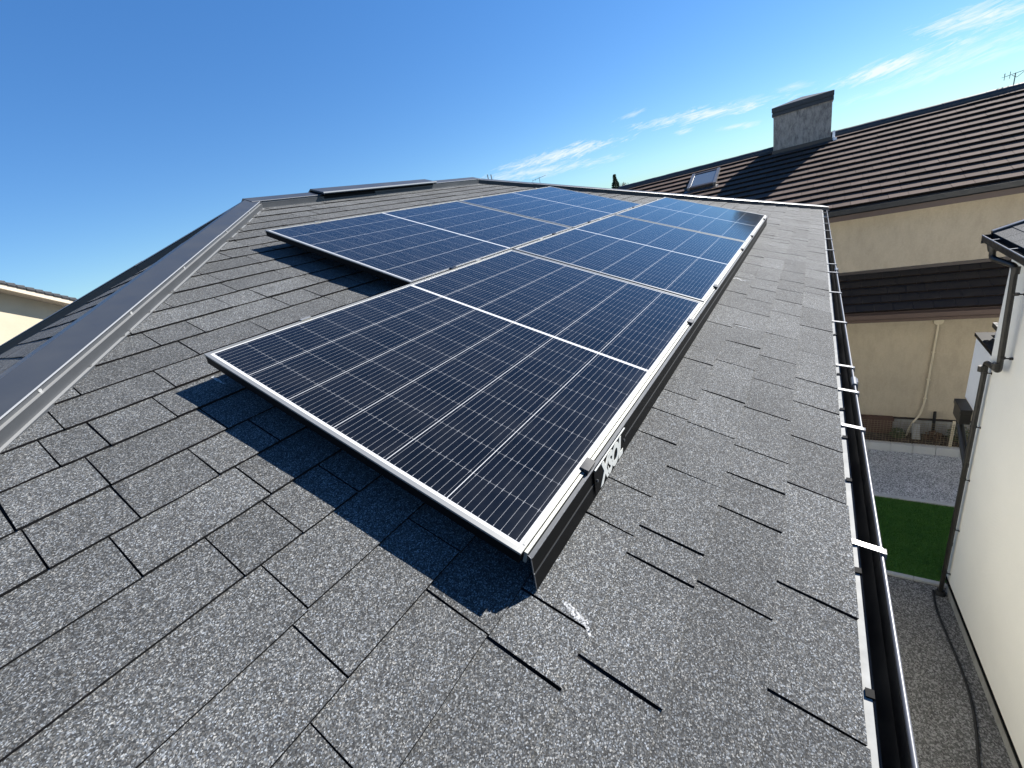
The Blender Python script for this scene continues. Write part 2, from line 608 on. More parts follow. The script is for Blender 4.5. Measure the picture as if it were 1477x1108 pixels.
# ------------------------------------------------------------------ numbers of the roof we stand on
SL = R(21.8)
CS, SN = math.cos(SL), math.sin(SL)
V0, EXPO = -0.609, 0.1488
HN, HF, RY = 1.72, 7.30, 3.09        # near hip: Y-X=HN, far hip: X+Y=HF, ridge at Y=RY
RZ = 0.4 * RY
RX0, RX1 = RY - HN, HF - RY
YB = 2 * RY                           # back eave side mirror
GZ = -6.70                            # ground


def Wp(u, v, n=0.0):
    return Vector((u, v * CS - n * SN, v * SN + n * CS))


# ================================================================== SETTING: ground
g = MB()
g.face([(-400, -400, GZ), (3000, -400, GZ), (3000, 900, GZ), (-400, 900, GZ)])
tag(g.build('ground', M_gravel2), kind='structure')
g = MB()
g.box(9.62, 11.46, -9, 6, GZ + 0.004, GZ + 0.02)
tag(g.build('gravel_bed', M_gravel), kind='structure')
g = MB()
g.box(11.62, 12.10, -9, 6, GZ + 0.02, GZ + 0.22)
tag(g.build('planting_soil', M_soil), kind='structure')
# artificial turf: base sheet and short blades, one uncountable mass
g = MB()
g.box(7.30, 9.50, -3.3, 2.0, GZ + 0.004, GZ + 0.03)
rt = random.Random(3)
for i in range(42000):
    x, y = rt.uniform(7.32, 9.48), rt.uniform(-3.0, -0.6)
    h, a, b = rt.uniform(0.02, 0.042), rt.uniform(0, 6.28), rt.uniform(-0.02, 0.02)
    c, s = math.cos(a) * 0.0045, math.sin(a) * 0.0045
    z = GZ + 0.03
    g.face([(x - c, y - s, z), (x + c, y + s, z), (x + b, y + rt.uniform(-0.02, 0.02), z + h)])
tag(g.build('artificial_turf', M_turf), kind='stuff')
# kerbs on both sides of the turf
for name, x0, x1, lab in (('kerb', 7.22, 7.29, 'thin pale concrete edging on the near side of the green turf'),
                          ('kerb', 9.51, 9.61, 'pale concrete edging strip between the turf and the grey gravel')):
    g = MB()
    y = -3.3
    while y < 2:
        g.box(x0, x1, y, min(y + 0.595, 2.0), GZ + 0.005, GZ + 0.055)
        y += 0.6
    tag(g.build(name, M_kerb, bevel=0.006), lab, 'kerb')


# ================================================================== THE HOUSE WE STAND ON
house = empty('shingled_house', 'house with the grey asphalt shingle hip roof that carries the solar panels', 'house')


def face_frames():
    def A(u, v, n): return Wp(u, v, n)
    def Bf(u, v, n): return Vector((-HN + v * CS - n * SN, -u, v * SN + n * CS))
    def Cf(u, v, n): return Vector((HF - (v * CS - n * SN), u, v * SN + n * CS))
    def Df(u, v, n): return Vector((-u, YB - (v * CS - n * SN), v * SN + n * CS))
    return [
        (A, lambda v: v * CS - HN, lambda v: HF - v * CS, 11),
        (Bf, lambda v: -(YB - v * CS), lambda v: -v * CS, 12),
        (Cf, lambda v: v * CS, lambda v: YB - v * CS, 13),
        (Df, lambda v: -(HF - v * CS), lambda v: -(v * CS - HN), 14),
    ]


# joints that can be read in the photograph, per course of the front face
KNOWN = {0: [0.099, 0.344, 0.710, 0.968, 1.217, 1.428], 1: [0.236, 0.491, 0.640, 0.787, 1.043, 1.293],
         2: [-0.045, 0.211, 0.302, 0.552, 0.810], 3: [-0.115, 0.000, 0.256, 0.403, 0.656, 0.810],
         4: [-0.369, -0.114], 5: [-0.299], 6: [-0.267], 7: [-0.298, -0.175], 8: [-0.406, -0.154],
         9: [-0.495, -0.350, -0.192], 10: [-0.349, -0.092], 11: [-0.392, -0.297], 12: [-0.340, -0.086]}


def clip(poly, f):
    out = []
    for i in range(len(poly)):
        a, b = poly[i], poly[(i + 1) % len(poly)]
        fa, fb = f(a), f(b)
        if fa >= 0:
            out.append(a)
        if (fa >= 0) != (fb >= 0):
            t = fa / (fa - fb)
            out.append((a[0] + (b[0] - a[0]) * t, a[1] + (b[1] - a[1]) * t))
    return out


sh = MB()
VR = RY / CS
for fi, (fr, lo, hi, seed) in enumerate(face_frames()):
    rs = random.Random(seed)
    k = 0
    while V0 + k * EXPO < VR:
        va, vb = V0 + k * EXPO, min(V0 + (k + 1) * EXPO, VR - 0.01)
        ua, ub = lo(va), hi(va)
        known = KNOWN.get(k, []) if fi == 0 else []
        cuts = []
        if known:
            x = known[0]
            while x > ua:
                x -= (rs.choice((0.36, 0.40)) if k < 9 else rs.choice((0.15, 0.25, 0.36))) * rs.uniform(0.97, 1.05)
                cuts.append(x)
            cuts = cuts[::-1] + known
            x = known[-1]
        else:
            x = ua - rs.uniform(0, 0.3)
            cuts.append(x)
        while x < ub:
            x += rs.choice((0.15, 0.25, 0.25, 0.30, 0.36)) * rs.uniform(0.95, 1.05)
            cuts.append(x)
        tone_c = rs.uniform(0.94, 1.05)
        for a, b in zip(cuts[:-1], cuts[1:]):
            if b < ua or a > ub:
                continue
            gp = rs.choice((0.0028, 0.0032, 0.0036)) if fi == 0 and va < -0.1 else rs.choice((0.0014, 0.0020, 0.0024))
            j0, j1 = rs.uniform(-0.0015, 0.0025), rs.uniform(-0.0006, 0.0012)
            dv = rs.uniform(-0.0018, 0.0018)
            # lower edge slightly wavy
            n_e = 4
            low = []
            for q in range(n_e + 1):
                low.append((a + gp + (b - a - 2 * gp) * q / n_e, va + dv + rs.uniform(-0.0008, 0.0008)))
            sk = rs.uniform(-0.0012, 0.0012)
            poly = low + [(b - gp + sk, vb + 0.004), (a + gp + sk, vb + 0.004)]
            poly = clip(poly, lambda q: q[0] - lo(q[1]))
            if len(poly) >= 3:
                poly = clip(poly, lambda q: hi(q[1]) - q[0])
            if len(poly) < 3:
                continue
            tone = tone_c * rs.uniform(0.84, 1.12)
            lift = rs.choice((0.0, 0.0008, 0.0020, 0.0028)) if fi == 0 and va < -0.1 else rs.choice((0.0, 0.0003, 0.0010, 0.0018))
            mid = (a + b) / 2
            bow = rs.uniform(0.0, 0.0014)

            def top(q):
                t = (q[1] - va) / EXPO
                e = abs(q[0] - mid) / max(0.05, (b - a) / 2)
                return (0.0024 + j0 * 0.6) * (1 - t) + (-0.0022 + j1 * 0.6) * t + lift * (1 - t) + bow * e * e * (1 - t)
            base = len(sh.v)
            m = len(poly)
            sh.v += [tuple(fr(q[0], q[1], top(q))) for q in poly]
            sh.v += [tuple(fr(q[0], q[1], -0.0062)) for q in poly]
            sh.f.append(tuple(range(base, base + m)))
            sh.mi.append(0)
            sh.tone.append(tone)
            for i in range(m):
                i2 = (i + 1) % m
                sh.f.append((base + i2, base + i, base + m + i, base + m + i2))
                sh.mi.append(2)
                sh.tone.append(tone * 0.8)
        k += 1
    # underlay sheet below the tabs
    sh.face([fr(lo(V0 + 0.004), V0 + 0.004, -0.0056), fr(hi(V0 + 0.004), V0 + 0.004, -0.0056), fr(hi(VR), VR, -0.0056), fr(lo(VR), VR, -0.0056)], 1)
sh.build('shingle_roof', [M_shingle, M_under, M_edge], house, tone=True)

# --- hip and ridge caps: folded steel with a stepped edge
def cap_profile(k, w=0.102, h=0.048, g=0.0):
    r = []
    for s, z in ((w + 0.0, h - k * w), (w + 0.0035, h - k * w - 0.003), (w - 0.003, h - k * w - 0.006), (w - 0.003, h - k * w - 0.017),
                 (w + 0.010, h - k * w - 0.0185), (w + 0.009, h - k * w - 0.024), (w + 0.006, -k * w - 0.001), (w + 0.017, -k * w - 0.003), (w + 0.017, -k * w - 0.010)):
        r.append((s + g, z + g))
    left = [(-s, z) for s, z in r][::-1]
    return left + [(0, h + g)] + r


def cap_mats(n):
    m = [0] * n
    return m


def cap_mesh(frame, length, k, joints, name, w=0.102, h=0.048):
    mb = MB()
    cuts = [0.0] + [j for j in joints if j < length] + [length]
    for i in range(len(cuts) - 1):
        gof = 0.0022 * (i % 2)
        prof = cap_profile(k, w, h, gof)
        n = len(prof)
        mis = [0] * (n - 1)
        for idx in (0, 4, 7, 8):
            pass
        # folded arrises on both sides, their glints put in as paler metal
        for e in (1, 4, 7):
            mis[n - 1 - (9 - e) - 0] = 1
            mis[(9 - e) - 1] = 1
        ov = 0.03 if gof else 0.0
        mb.prism(prof, frame, max(0, cuts[i] - ov), min(length, cuts[i + 1] + ov), closed=False, caps=False, mis=mis)
        # closed ends
        for l in (max(0, cuts[i] - ov), min(length, cuts[i + 1] + ov)):
            mb.face([frame(l, s, t) for s, t in prof])
    return mb.build(name, [M_cap, M_capedge], house)


def hip_frame(x0, y0, z0, dx, dy):
    """from the eave corner upwards; s>0 to the right of travel"""
    px, py = dy / math.sqrt(2), -dx / math.sqrt(2)
    def f(l, s, t):
        return Vector((x0 + dx * l + px * s, y0 + dy * l + py * s, z0 + 0.4 * l + t))
    return f


EY = V0 * CS - 0.012
HL = RY - EY
KH = 0.4 / math.sqrt(2)
nhf = hip_frame(EY - HN, EY, 0.4 * EY, 1, 1)
ncap = cap_mesh(nhf, HL - 0.02, KH, [1.35, 2.93], 'hip_cap')
for l_ in (1.5, 1.9, 2.25, 2.6, 3.05, 3.4):
    b = MB()
    ring = [(0.0045 * math.cos(q * math.pi / 4), 0.0045 * math.sin(q * math.pi / 4)) for q in range(8)]
    b.prism(ring, lambda o, s, t: nhf(l_ + s, 0.099 + o, 0.048 - KH * 0.1 - 0.0115 + t), 0.0, 0.004)
    b.build('screw', M_capedge, ncap)
cap_mesh(hip_frame(HF - EY, EY, 0.4 * EY, -1, 1), HL - 0.02, KH, [1.6, 3.1], 'hip_cap')
cap_mesh(hip_frame(EY - HN, YB - EY, 0.4 * EY, 1, -1), HL - 0.02, KH, [1.5, 3.0], 'hip_cap')
cap_mesh(hip_frame(HF - EY, YB - EY, 0.4 * EY, -1, -1), HL - 0.02, KH, [1.5, 3.0], 'hip_cap')
cap_mesh(lambda l, s, t: Vector((RX0 - 0.03 + l, RY - s, RZ + t)), RX1 - RX0 + 0.06, 0.4, [1.2], 'ridge_cap', 0.115, 0.052)
# --- raised ridge ventilator
rv = MB()
VX0, VX1 = 1.93, 3.36
prof = [(-0.165, -0.012), (-0.165, 0.004), (0.0, 0.066), (0.165, 0.004), (0.165, -0.012), (0.150, -0.012), (0.150, -0.006), (0.0, 0.054), (-0.150, -0.006), (-0.150, -0.012)]
rv.prism(prof, lambda l, s, t: Vector((l, RY - s, RZ + t + 0.012)), VX0, VX1, 0)
rv.prism([(-0.125, -0.03), (-0.125, 0.008), (0, 0.058), (0.125, 0.008), (0.125, -0.03)], lambda l, s, t: Vector((l, RY - s, RZ + t)), VX0 + 0.02, VX1 - 0.02, 1)
for q in (-1, 1):
    rv.prism([(0.1655, -0.006), (0.1655, 0.005), (0.169, 0.002), (0.169, -0.006)], lambda l, s, t: Vector((l, RY - q * s, RZ + t + 0.012)), VX0, VX1, 2)
rv.build('ridge_vent', [M_cap, M_black, M_capedge], house)

# --- eave trim
dr = MB()
X0, X1 = EY - HN + 0.02, HF - EY - 0.02
ED = V0 * CS
DZ = V0 * SN
xs = X0
nk = random.Random(5)
while xs < X1:                                        # lengths of drip edge with small laps
    xe = min(xs + 1.82, X1)
    dr.box(xs, xe - 0.002, ED - 0.013, ED + 0.03, DZ - 0.016, DZ - 0.0085)
    dr.box(xs, xe - 0.002, ED - 0.013, ED - 0.011, DZ - 0.07, DZ - 0.0165)
    xs = xe
dr.build('drip_edge', M_drip, house)
fa = MB()
fa.box(X0, X1, ED + 0.032, ED + 0.062, DZ - 0.30, DZ - 0.014)
fa.box(X0 - 0.0, X0 + 0.03, ED + 0.064, YB - ED - 0.064, DZ - 0.30, DZ - 0.014)
fa.box(X1 - 0.03, X1, ED + 0.064, YB - ED - 0.064, DZ - 0.30, DZ - 0.014)
fa.box(X0, X1, YB - ED - 0.062, YB - ED - 0.032, DZ - 0.30, DZ - 0.014)
fa.box(X0 + 0.031, X1 - 0.031, ED + 0.063, YB - ED - 0.063, DZ - 0.29, DZ - 0.27)
fa.build('fascia', M_gutter, house)
wl = MB()
wl.box(X0 + 0.45, X1 - 0.45, ED + 0.5, YB - ED - 0.5, GZ, DZ - 0.291)
wl.build('wall', M_siding, house)

# --- gutter along the eave with strap brackets
gu = MB()
GY0, GY1 = ED + 0.030, -0.629
gz_t, gz_l, gz_b = DZ - 0.075, -0.250, -0.345
gprof = [(GY0, gz_t), (GY0, gz_b + 0.02), (GY0 - 0.015, gz_b), (GY1 + 0.03, gz_b), (GY1 + 0.008, gz_b + 0.018), (GY1 + 0.006, gz_l - 0.006)]
inner = [(s + (0.003 if i > 2 else -0.003 if i < 2 else 0), t + 0.003) for i, (s, t) in enumerate(gprof)]
full = gprof + inner[::-1]
gu.prism(full, lambda l, s, t: Vector((l, s, t)), X0, X1, 0)
gutter = gu.build('gutter', M_gutter, house)
rim = MB()
rim.tube([(X0, GY1 + 0.004, gz_l), (X1, GY1 + 0.004, gz_l)], 0.0042, 10)
rim.build('gutter_rim', M_lip, gutter, smooth=True)
for bx in (-0.02, 0.581, 1.161, 1.448, 1.697, 2.319, 2.945, 3.534, 3.838, 4.456, 5.075, 5.655, 6.25, 6.86, 7.4):
    b = MB()
    za, zb = DZ - 0.005, gz_l + 0.007
    ya, yb = ED - 0.004, GY1 + 0.001
    for wd, off in ((0.0085, 0.0),):
        p = [(bx - wd, ya, za + off), (bx - wd, yb, zb + off), (bx + wd, yb, zb + off), (bx + wd, ya, za + off)]
        b.hexa([(x, y, z) for x, y, z in p][::1] + [(x, y, z + 0.003) for x, y, z in p])
    b.box(bx - 0.009, bx + 0.009, yb - 0.006, yb + 0.004, zb - 0.016, zb + 0.0015)
    b.box(bx - 0.009, bx + 0.009, ya - 0.0055, ya - 0.0035 + 0.003, za - 0.03, za - 0.0005)
    b.build('gutter_bracket', M_galv, gutter)
for jx in (1.56, 3.66):
    b = MB()
    b.tube([(jx - 0.035, GY1 + 0.004, gz_l), (jx + 0.035, GY1 + 0.004, gz_l)], 0.0105, 10)
    b.box(jx - 0.02, jx + 0.02, GY1 - 0.008, GY1 + 0.006, gz_l - 0.03, gz_l + 0.008)
    b.build('gutter_joint', M_lip, gutter)
for nx in (0.20, 0.49, 0.84, 1.08, 1.28, 1.60, 2.1):       # dark clips biting over the drip edge
    sc_ = MB()
    sc_.box(nx - 0.008, nx + 0.008, ED - 0.0165, ED - 0.004, DZ - 0.012, DZ - 0.004)
    sc_.build('drip_edge_clip', M_black, house)


# ================================================================== SOLAR ARRAY
def panel_proto(name, label):
    root = empty(name, label, 'solar panel', group='five framed solar panels on the shingle roof')
    f = MB()
    t, lw = 0.0, 0.011
    zt = -0.0052
    f.box(0, PL, 0, lw, zt, t)
    f.box(0, PL, PW - lw, PW, zt, t)
    f.box(0, lw, lw, PW - lw, zt, t)
    f.box(PL - lw, PL, lw, PW - lw, zt, t)
    e = 0.0016
    f.box(e, PL - e, e, lw - 0.0005, -0.034, zt - 0.0002, 1)  # lower frame sides in black: their shade is put into the colour
    f.box(e, PL - e, PW - lw + 0.0005, PW - e, -0.034, zt - 0.0002, 1)
    f.box(e, lw - 0.0005, lw, PW - lw, -0.034, zt - 0.0002, 1)
    f.box(PL - lw + 0.0005, PL - e, lw, PW - lw, -0.034, zt - 0.0002, 1)
    for a, b, c, d in ((0.02, PL - 0.02, 0.0035, 0.0075), (0.02, PL - 0.02, PW - 0.0075, PW - 0.0035)):
        f.box(a, b, c, d, t + 0.0002, t + 0.0009)
    f.build('frame', [M_alu, M_black], root, bevel=0.0008)
    l = MB()
    l.face([(lw - 0.001, lw - 0.001, -0.0022), (PL - lw + 0.001, lw - 0.001, -0.0022), (PL - lw + 0.001, PW - lw + 0.001, -0.0022), (lw - 0.001, PW - lw + 0.001, -0.0022)])
    l.build('cell_laminate', M_lam, root)
    b = MB()
    b.face([(lw, lw, -0.008), (lw, PW - lw, -0.008), (PL - lw, PW - lw, -0.008), (PL - lw, lw, -0.008)])
    b.build('backsheet', M_back, root)
    for rvv in (0.018, PW - 0.05):
        r_ = MB()
        r_.box(0.12, PL - 0.12, rvv, rvv + 0.032, -0.094, -0.0345)
        r_.build('support_rail', M_alu_dark, root)
    for cx in (0.30, 1.42):
        c = MB()
        c.box(cx - 0.022, cx + 0.022, -0.0165, 0.0065, 0.0011, 0.0052)
        c.box(cx - 0.022, cx + 0.022, -0.0165, -0.0035, -0.03, 0.0010)
        c.build('clamp', M_gutter, root, bevel=0.0012)
    for cx in (0.34, 1.38):
        c = MB()
        c.box(cx - 0.02, cx + 0.02, PW - 0.007, PW + 0.004, 0.0011, 0.005)
        c.box(cx - 0.02, cx + 0.02, PW + 0.0005, PW + 0.004, -0.03, 0.0010)
        c.build('clamp', M_alu, root, bevel=0.001)
    return root


def copy_tree(o, parent=None):
    c = o.copy()
    col.objects.link(c)
    c.parent = parent
    for ch in list(o.children):
        copy_tree(ch, c)
    return c


proto = panel_proto('solar_panel', 'nearest solar panel, lowest and nearly black, above the logo plate')
spots = [(0.0, 0.0, None), (PL + GAP, 0.0, 'middle solar panel of the three in the lower row beside the black skirt'),
         (2 * (PL + GAP), 0.0, 'farthest solar panel of the lower row, sky blue with a dark reflection at its corner'),
         (PL / 2 + 0.022, PW + 0.012, 'upper row solar panel nearer the camera, overhanging a shaded notch of shingles'),
         (PL / 2 + 0.022 + PL + GAP, PW + 0.012, 'upper row solar panel farther away, closest to the ridge and far hip')]
for i, (u, v, lab) in enumerate(spots):
    o = proto if i == 0 else copy_tree(proto)
    o.location = Wp(u, v, HP)
    o.rotation_euler = (SL, 0, 0)
    if lab:
        o['label'] = lab

# --- black skirt (eave cover) in front of the lower row, with the maker's plate
skirt = empty('panel_skirt', 'long black metal skirt closing the lower edge of the solar array', 'trim', Wp(0, 0, 0), (SL, 0, 0))
SKL = 3 * PL + 2 * GAP
s_ = MB()
outer = [(-0.0115, 0.0915), (-0.0185, 0.0880), (-0.0300, 0.0490), (-0.0312, 0.0485), (-0.0322, 0.0445), (-0.0440, 0.0045)]
inn = [(a + 0.0022, b - 0.0012) for a, b in outer]
sp = outer + inn[::-1]
mis = [1, 0, 0, 1, 0, 0] + [0] * 6
mis[5] = 1
s_.prism(sp, lambda l, s, t: Vector((l, s, t)), 0.012, SKL, 0, mis=mis)
# cut ends show bare metal
skirt_cover = s_.build('cover', [M_black, M_cap, M_capedge], skirt)
e_ = MB()
e_.prism(sp, lambda l, s, t: Vector((l, s, t)), 0.0105, 0.0118, 0)
e_.prism([(-0.0185, 0.0884), (-0.0197, 0.0876), (-0.0200, 0.0858), (-0.0188, 0.0870)], lambda l, s, t: Vector((l, s, t)), 0.013, SKL, 0)
e_.build('bare_edge', M_galv, skirt)
rl = MB()
rl.box(0.012, SKL, -0.0088, -0.0014, 0.064, 0.0945)
rl.build('carrier_rail', M_alu_dark, skirt)
# plate, tilted like the face of the skirt
fa_t = Vector((0, -0.0440 + 0.0185, 0.0045 - 0.0880)).normalized()      # down the face
fa_n = Vector((0, -fa_t.z * -1, 0))
fn = Vector((1, 0, 0)).cross(fa_t).normalized()
if fn.y > 0:
    fn = -fn
P0 = Vector((0, -0.0190, 0.0865))


def on_face(l, d, out):
    q = P0 + fa_t * d + fn * out
    return Vector((l, q.y, q.z))


pl = MB()
pl.box(0.305, 0.525, 0.004, 0.074, 0.0030, 0.0042, 0, tf=lambda a, b, c: on_face(a, b, c))
pl.box(0.310, 0.520, 0.0015, 0.0038, 0.0030, 0.0062, 1, tf=lambda a, b, c: on_face(a, b, c))
plate = pl.build('logo_plate', [M_black, M_letter], skirt)
for sx in (0.318, 0.512):
    b = MB()
    ring = []
    for q in range(10):
        a = q * math.pi / 5
        ring.append((sx + 0.004 * math.cos(a), 0.038 + 0.004 * math.sin(a)))
    b.prism(ring, lambda l, s, t: on_face(s, t, 0.0042 + l), 0.0, 0.003, 0)
    b.build('screw', M_cap, plate)
fc = bpy.data.curves.new('lettering', 'FONT')
fc.body = 'XSOL'
fc.size = 0.062
fc.shear = 0.25
fc.extrude = 0.0006
fc.offset = 0.0034
fc.space_character = 0.92
tmp = bpy.data.objects.new('lettering', fc)
col.objects.link(tmp)
bpy.context.view_layer.update()
me = bpy.data.meshes.new_from_object(tmp.evaluated_get(bpy.context.evaluated_depsgraph_get()))
bpy.data.objects.remove(tmp)
xs_ = [v.co.x for v in me.vertices]
ys_ = [v.co.y for v in me.vertices]
x0_, x1_, y0_, y1_ = min(xs_), max(xs_), min(ys_), max(ys_)
for v in me.vertices:
    fx, fy = (v.co.x - x0_) / (x1_ - x0_), (v.co.y - y0_) / (y1_ - y0_)
    v.co = on_face(0.334 + 0.166 * fx, 0.073 - 0.064 * fy, 0.0046 + v.co.z)
me.name = 'lettering'
me.materials.clear()
me.materials.append(M_letter)
lo_ = bpy.data.objects.new('lettering', me)
col.objects.link(lo_)
lo_.parent = plate


# --- installers' chalk marks on the shingles (thin dabs of chalk)
def chalk_mat(t, p):
    m = t.t
    co = obco(t)
    n = t.noise(co, 160, 5, 0.75)
    uvn = t.n('ShaderNodeAttribute', attribute_name='tone')
    al = t.m('MULTIPLY', t.ramp(n, [(0.40, 0.0), (0.60, 1.0)]), uvn.outputs['Fac'], clamp=True)
    t.put(p.inputs['Alpha'], al)


M_chalk = mat('white_chalk', chalk_mat, base=(0.62, 0.63, 0.63), rough=0.95)


def chalk(pts, width, label, dens=0.9):
    mb = MB()
    rc = random.Random(len(pts) * 17 + int(width * 9000))
    n = 14
    dense = []
    for a, b in zip(pts[:-1], pts[1:]):
        for q in range(n):
            t = q / n
            dense.append((a[0] + (b[0] - a[0]) * t, a[1] + (b[1] - a[1]) * t))
    dense.append(pts[-1])
    prev = None
    for i, (u, v) in enumerate(dense):
        a = dense[max(0, i - 1)]
        b = dense[min(len(dense) - 1, i + 1)]
        d = Vector((b[0] - a[0], b[1] - a[1])).normalized()
        nn = Vector((-d.y, d.x))
        tt = i / (len(dense) - 1)
        ww = width * rc.uniform(0.5, 1.0) * (0.45 + 0.55 * math.sin(math.pi * min(1, tt + 0.15)))
        L_ = (u + nn.x * ww, v + nn.y * ww)
        R_ = (u - nn.x * ww, v - nn.y * ww)
        def hh(v_):
            return 0.0062 - 0.0044 * (((v_ - V0) / EXPO) % 1.0) + 0.0012
        cur = (Wp(L_[0], L_[1], hh(v)), Wp(u, v, hh(v)), Wp(R_[0], R_[1], hh(v)))
        if prev:
            mb.face([prev[0], prev[1], cur[1], cur[0]], 0, dens * rc.uniform(0.7, 1.0))
            mb.face([prev[1], prev[2], cur[2], cur[1]], 0, dens * rc.uniform(0.6, 1.0))
        prev = cur
    tag(mb.build('chalk_mark', M_chalk, tone=True), label, 'chalk mark')


chalk([(0.022, -0.100), (0.014, -0.125), (0.008, -0.150), (-0.006, -0.168)], 0.009, 'wide smeared white chalk mark on the shingles just below the skirt end')
chalk([(2.66, -0.040), (2.70, -0.070), (2.66, -0.095), (2.70, -0.135)], 0.014, 'squiggly white chalk mark on the shingles farther up beside the skirt', 0.6)
chalk([(1.808, -0.175), (1.812, -0.215), (1.815, -0.272)], 0.008, 'short faint chalk dash on the shingles between skirt and gutter', 0.6)
chalk([(0.008, 1.157), (0.008, 1.12), (0.010, 1.085)], 0.006, 'chalk dash in the shade under the near upper panel corner', 0.9)
chalk([(0.075, 0.30), (0.085, 0.20), (0.080, 0.10), (0.070, 0.03)], 0.005, 'thin chalk line in the shade under the near panel edge', 0.6)


# --- black cowl behind the far hip
cw = MB()
cx, cy, cz = 5.02, 2.66, 0.875
cw.tube([(cx, cy, cz - 0.12), (cx, cy, cz + 0.05)], 0.055, 16)
arc = [(cx + 0.0, cy + 0.15 * math.cos(a), cz + 0.02 + 0.10 * math.sin(a)) for a in [math.pi * q / 8 for q in range(9)]]
cw.tube(arc, 0.05, 14)
tag(cw.build('vent_cowl', M_black, smooth=True), 'black rounded vent cowl standing beyond the top solar panel at the far hip', 'vent')


# ================================================================== NEIGHBOUR WITH THE BROWN TILE ROOF
nb = empty('brown_roof_house', 'beige stucco house with long brown tile roof and chimney across the gravel', 'house', (12.15, -2, GZ))


def L_(x, y, z):
    return Vector((x - 12.15, y + 2, z - GZ))


def nbox(mb, x0, x1, y0, y1, z0, z1, mi=0):
    mb.box(x0 - 12.15, x1 - 12.15, y0 + 2, y1 + 2, z0 - GZ, z1 - GZ, mi)


NY0, NY1 = -13.0, 5.2
EX, EZ, NS = 11.6, -0.70, 0.41
NRX = 15.3
NANG = math.atan(NS)
NC, NSN = math.cos(NANG), math.sin(NANG)


def nroof(y, v, n):            # v along the slope from the eave edge
    return L_(EX + v * NC - n * NSN, y, EZ + v * NSN + n * NC)


wb = MB()
nbox(wb, 12.15, 18.4, NY0 + 0.6, NY1 - 0.6, -6.06, -0.78)
wb.build('wall', M_beige, nb)
wb = MB()
nbox(wb, 12.18, 18.37, NY0 + 0.63, NY1 - 0.63, GZ, -6.085)
wb.build('foundation', M_concrete, nb)
wb = MB()
nbox(wb, 12.118, 12.149, NY0 + 0.6, NY1 - 0.6, -6.10, -6.062)
wb.build('base_flashing', M_brownmetal, nb)


def tile_roof(frame, length, y0, y1, expo, th, name, mat_, parent, seed, wtile=0.305):
    mb = MB()
    rs = random.Random(seed)
    n = int(round(length / expo))
    ex = length / n
    for k in range(n):
        off = rs.uniform(0, wtile)
        y = y0 - off
        while y < y1:
            a, b = max(y, y0), min(y + wtile, y1)
            y += wtile
            if b - a < 0.02:
                continue
            tone = rs.uniform(0.82, 1.15)
            j = rs.uniform(-0.003, 0.004)
            v0, v1 = k * ex, (k + 1) * ex + 0.01
            gp = 0.0022
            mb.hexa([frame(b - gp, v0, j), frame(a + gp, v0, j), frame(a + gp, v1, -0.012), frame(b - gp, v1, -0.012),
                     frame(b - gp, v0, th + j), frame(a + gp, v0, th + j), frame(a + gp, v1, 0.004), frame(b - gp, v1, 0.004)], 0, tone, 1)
    mb.face([frame(y1, 0.005, -0.011), frame(y0, 0.005, -0.011), frame(y0, length, -0.011), frame(y1, length, -0.011)], 0, 0.5)
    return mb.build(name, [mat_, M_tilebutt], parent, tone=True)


NLEN = (NRX - EX) / NC
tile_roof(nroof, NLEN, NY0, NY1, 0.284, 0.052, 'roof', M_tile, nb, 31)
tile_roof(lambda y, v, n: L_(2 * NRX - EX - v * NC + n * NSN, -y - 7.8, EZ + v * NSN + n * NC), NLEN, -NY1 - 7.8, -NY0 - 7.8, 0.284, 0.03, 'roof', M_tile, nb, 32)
NRZ = EZ + NLEN * NSN
rd = MB()
y = NY0
q = 0
while y < NY1:                                   # ridge tiles: half-round lengths
    y2 = min(y + 0.36, NY1)
    r_ = 0.105 + 0.004 * (q % 2)
    prof = [(r_ * math.cos(a), r_ * 0.85 * math.sin(a)) for a in [math.pi * k / 8 for k in range(9)]]
    prof = [(r_, -0.06)] + prof + [(-r_, -0.06)]
    rd.prism(prof, lambda l, s, t: L_(NRX + s, l, NRZ + t + 0.012), y, y2 + 0.012)
    y = y2
    q += 1
rd.build('ridge_cap', M_tiledark, nb, smooth=True)
gt = MB()
gpr = [(0.0, 0.0), (0.0, -0.09), (-0.03, -0.115), (-0.085, -0.115), (-0.11, -0.09), (-0.115, 0.005), (-0.105, 0.005), (-0.10, -0.085), (-0.08, -0.105), (-0.03, -0.105), (-0.01, -0.085), (-0.01, 0.0)]
gt.prism(gpr, lambda l, s, t: L_(EX - 0.012 + s, l, EZ - 0.03 + t), NY0 - 0.02, NY1 + 0.02)
gt.build('gutter', M_gutter, nb)
fs = MB()
nbox(fs, EX + 0.01, EX + 0.05, NY0, NY1, EZ - 0.27, EZ - 0.012)
nbox(fs, EX + 0.051, 12.149, NY0, NY1, EZ - 0.26, EZ - 0.235)
for yy in (NY0, NY1 - 0.04):       # barge boards
    fs.hexa([L_(EX + 0.052, yy, EZ - 0.20), L_(NRX, yy, NRZ - 0.20), L_(NRX, yy + 0.04, NRZ - 0.20), L_(EX + 0.052, yy + 0.04, EZ - 0.20),
             L_(EX + 0.052, yy, EZ - 0.014 + 0.02), L_(NRX, yy, NRZ - 0.02), L_(NRX, yy + 0.04, NRZ - 0.02), L_(EX + 0.052, yy + 0.04, EZ - 0.014 + 0.02)])
fs.build('fascia', M_brown, nb)
# gable triangle
for yy, s in ((NY0 + 0.61, 1), (NY1 - 0.61, -1)):
    gb = MB()
    gb.face([L_(12.15, yy, -0.785), L_(18.4, yy, -0.785), L_(NRX, yy, NRZ - 0.1)][::s])
    gb.build('gable_wall', M_beige, nb)

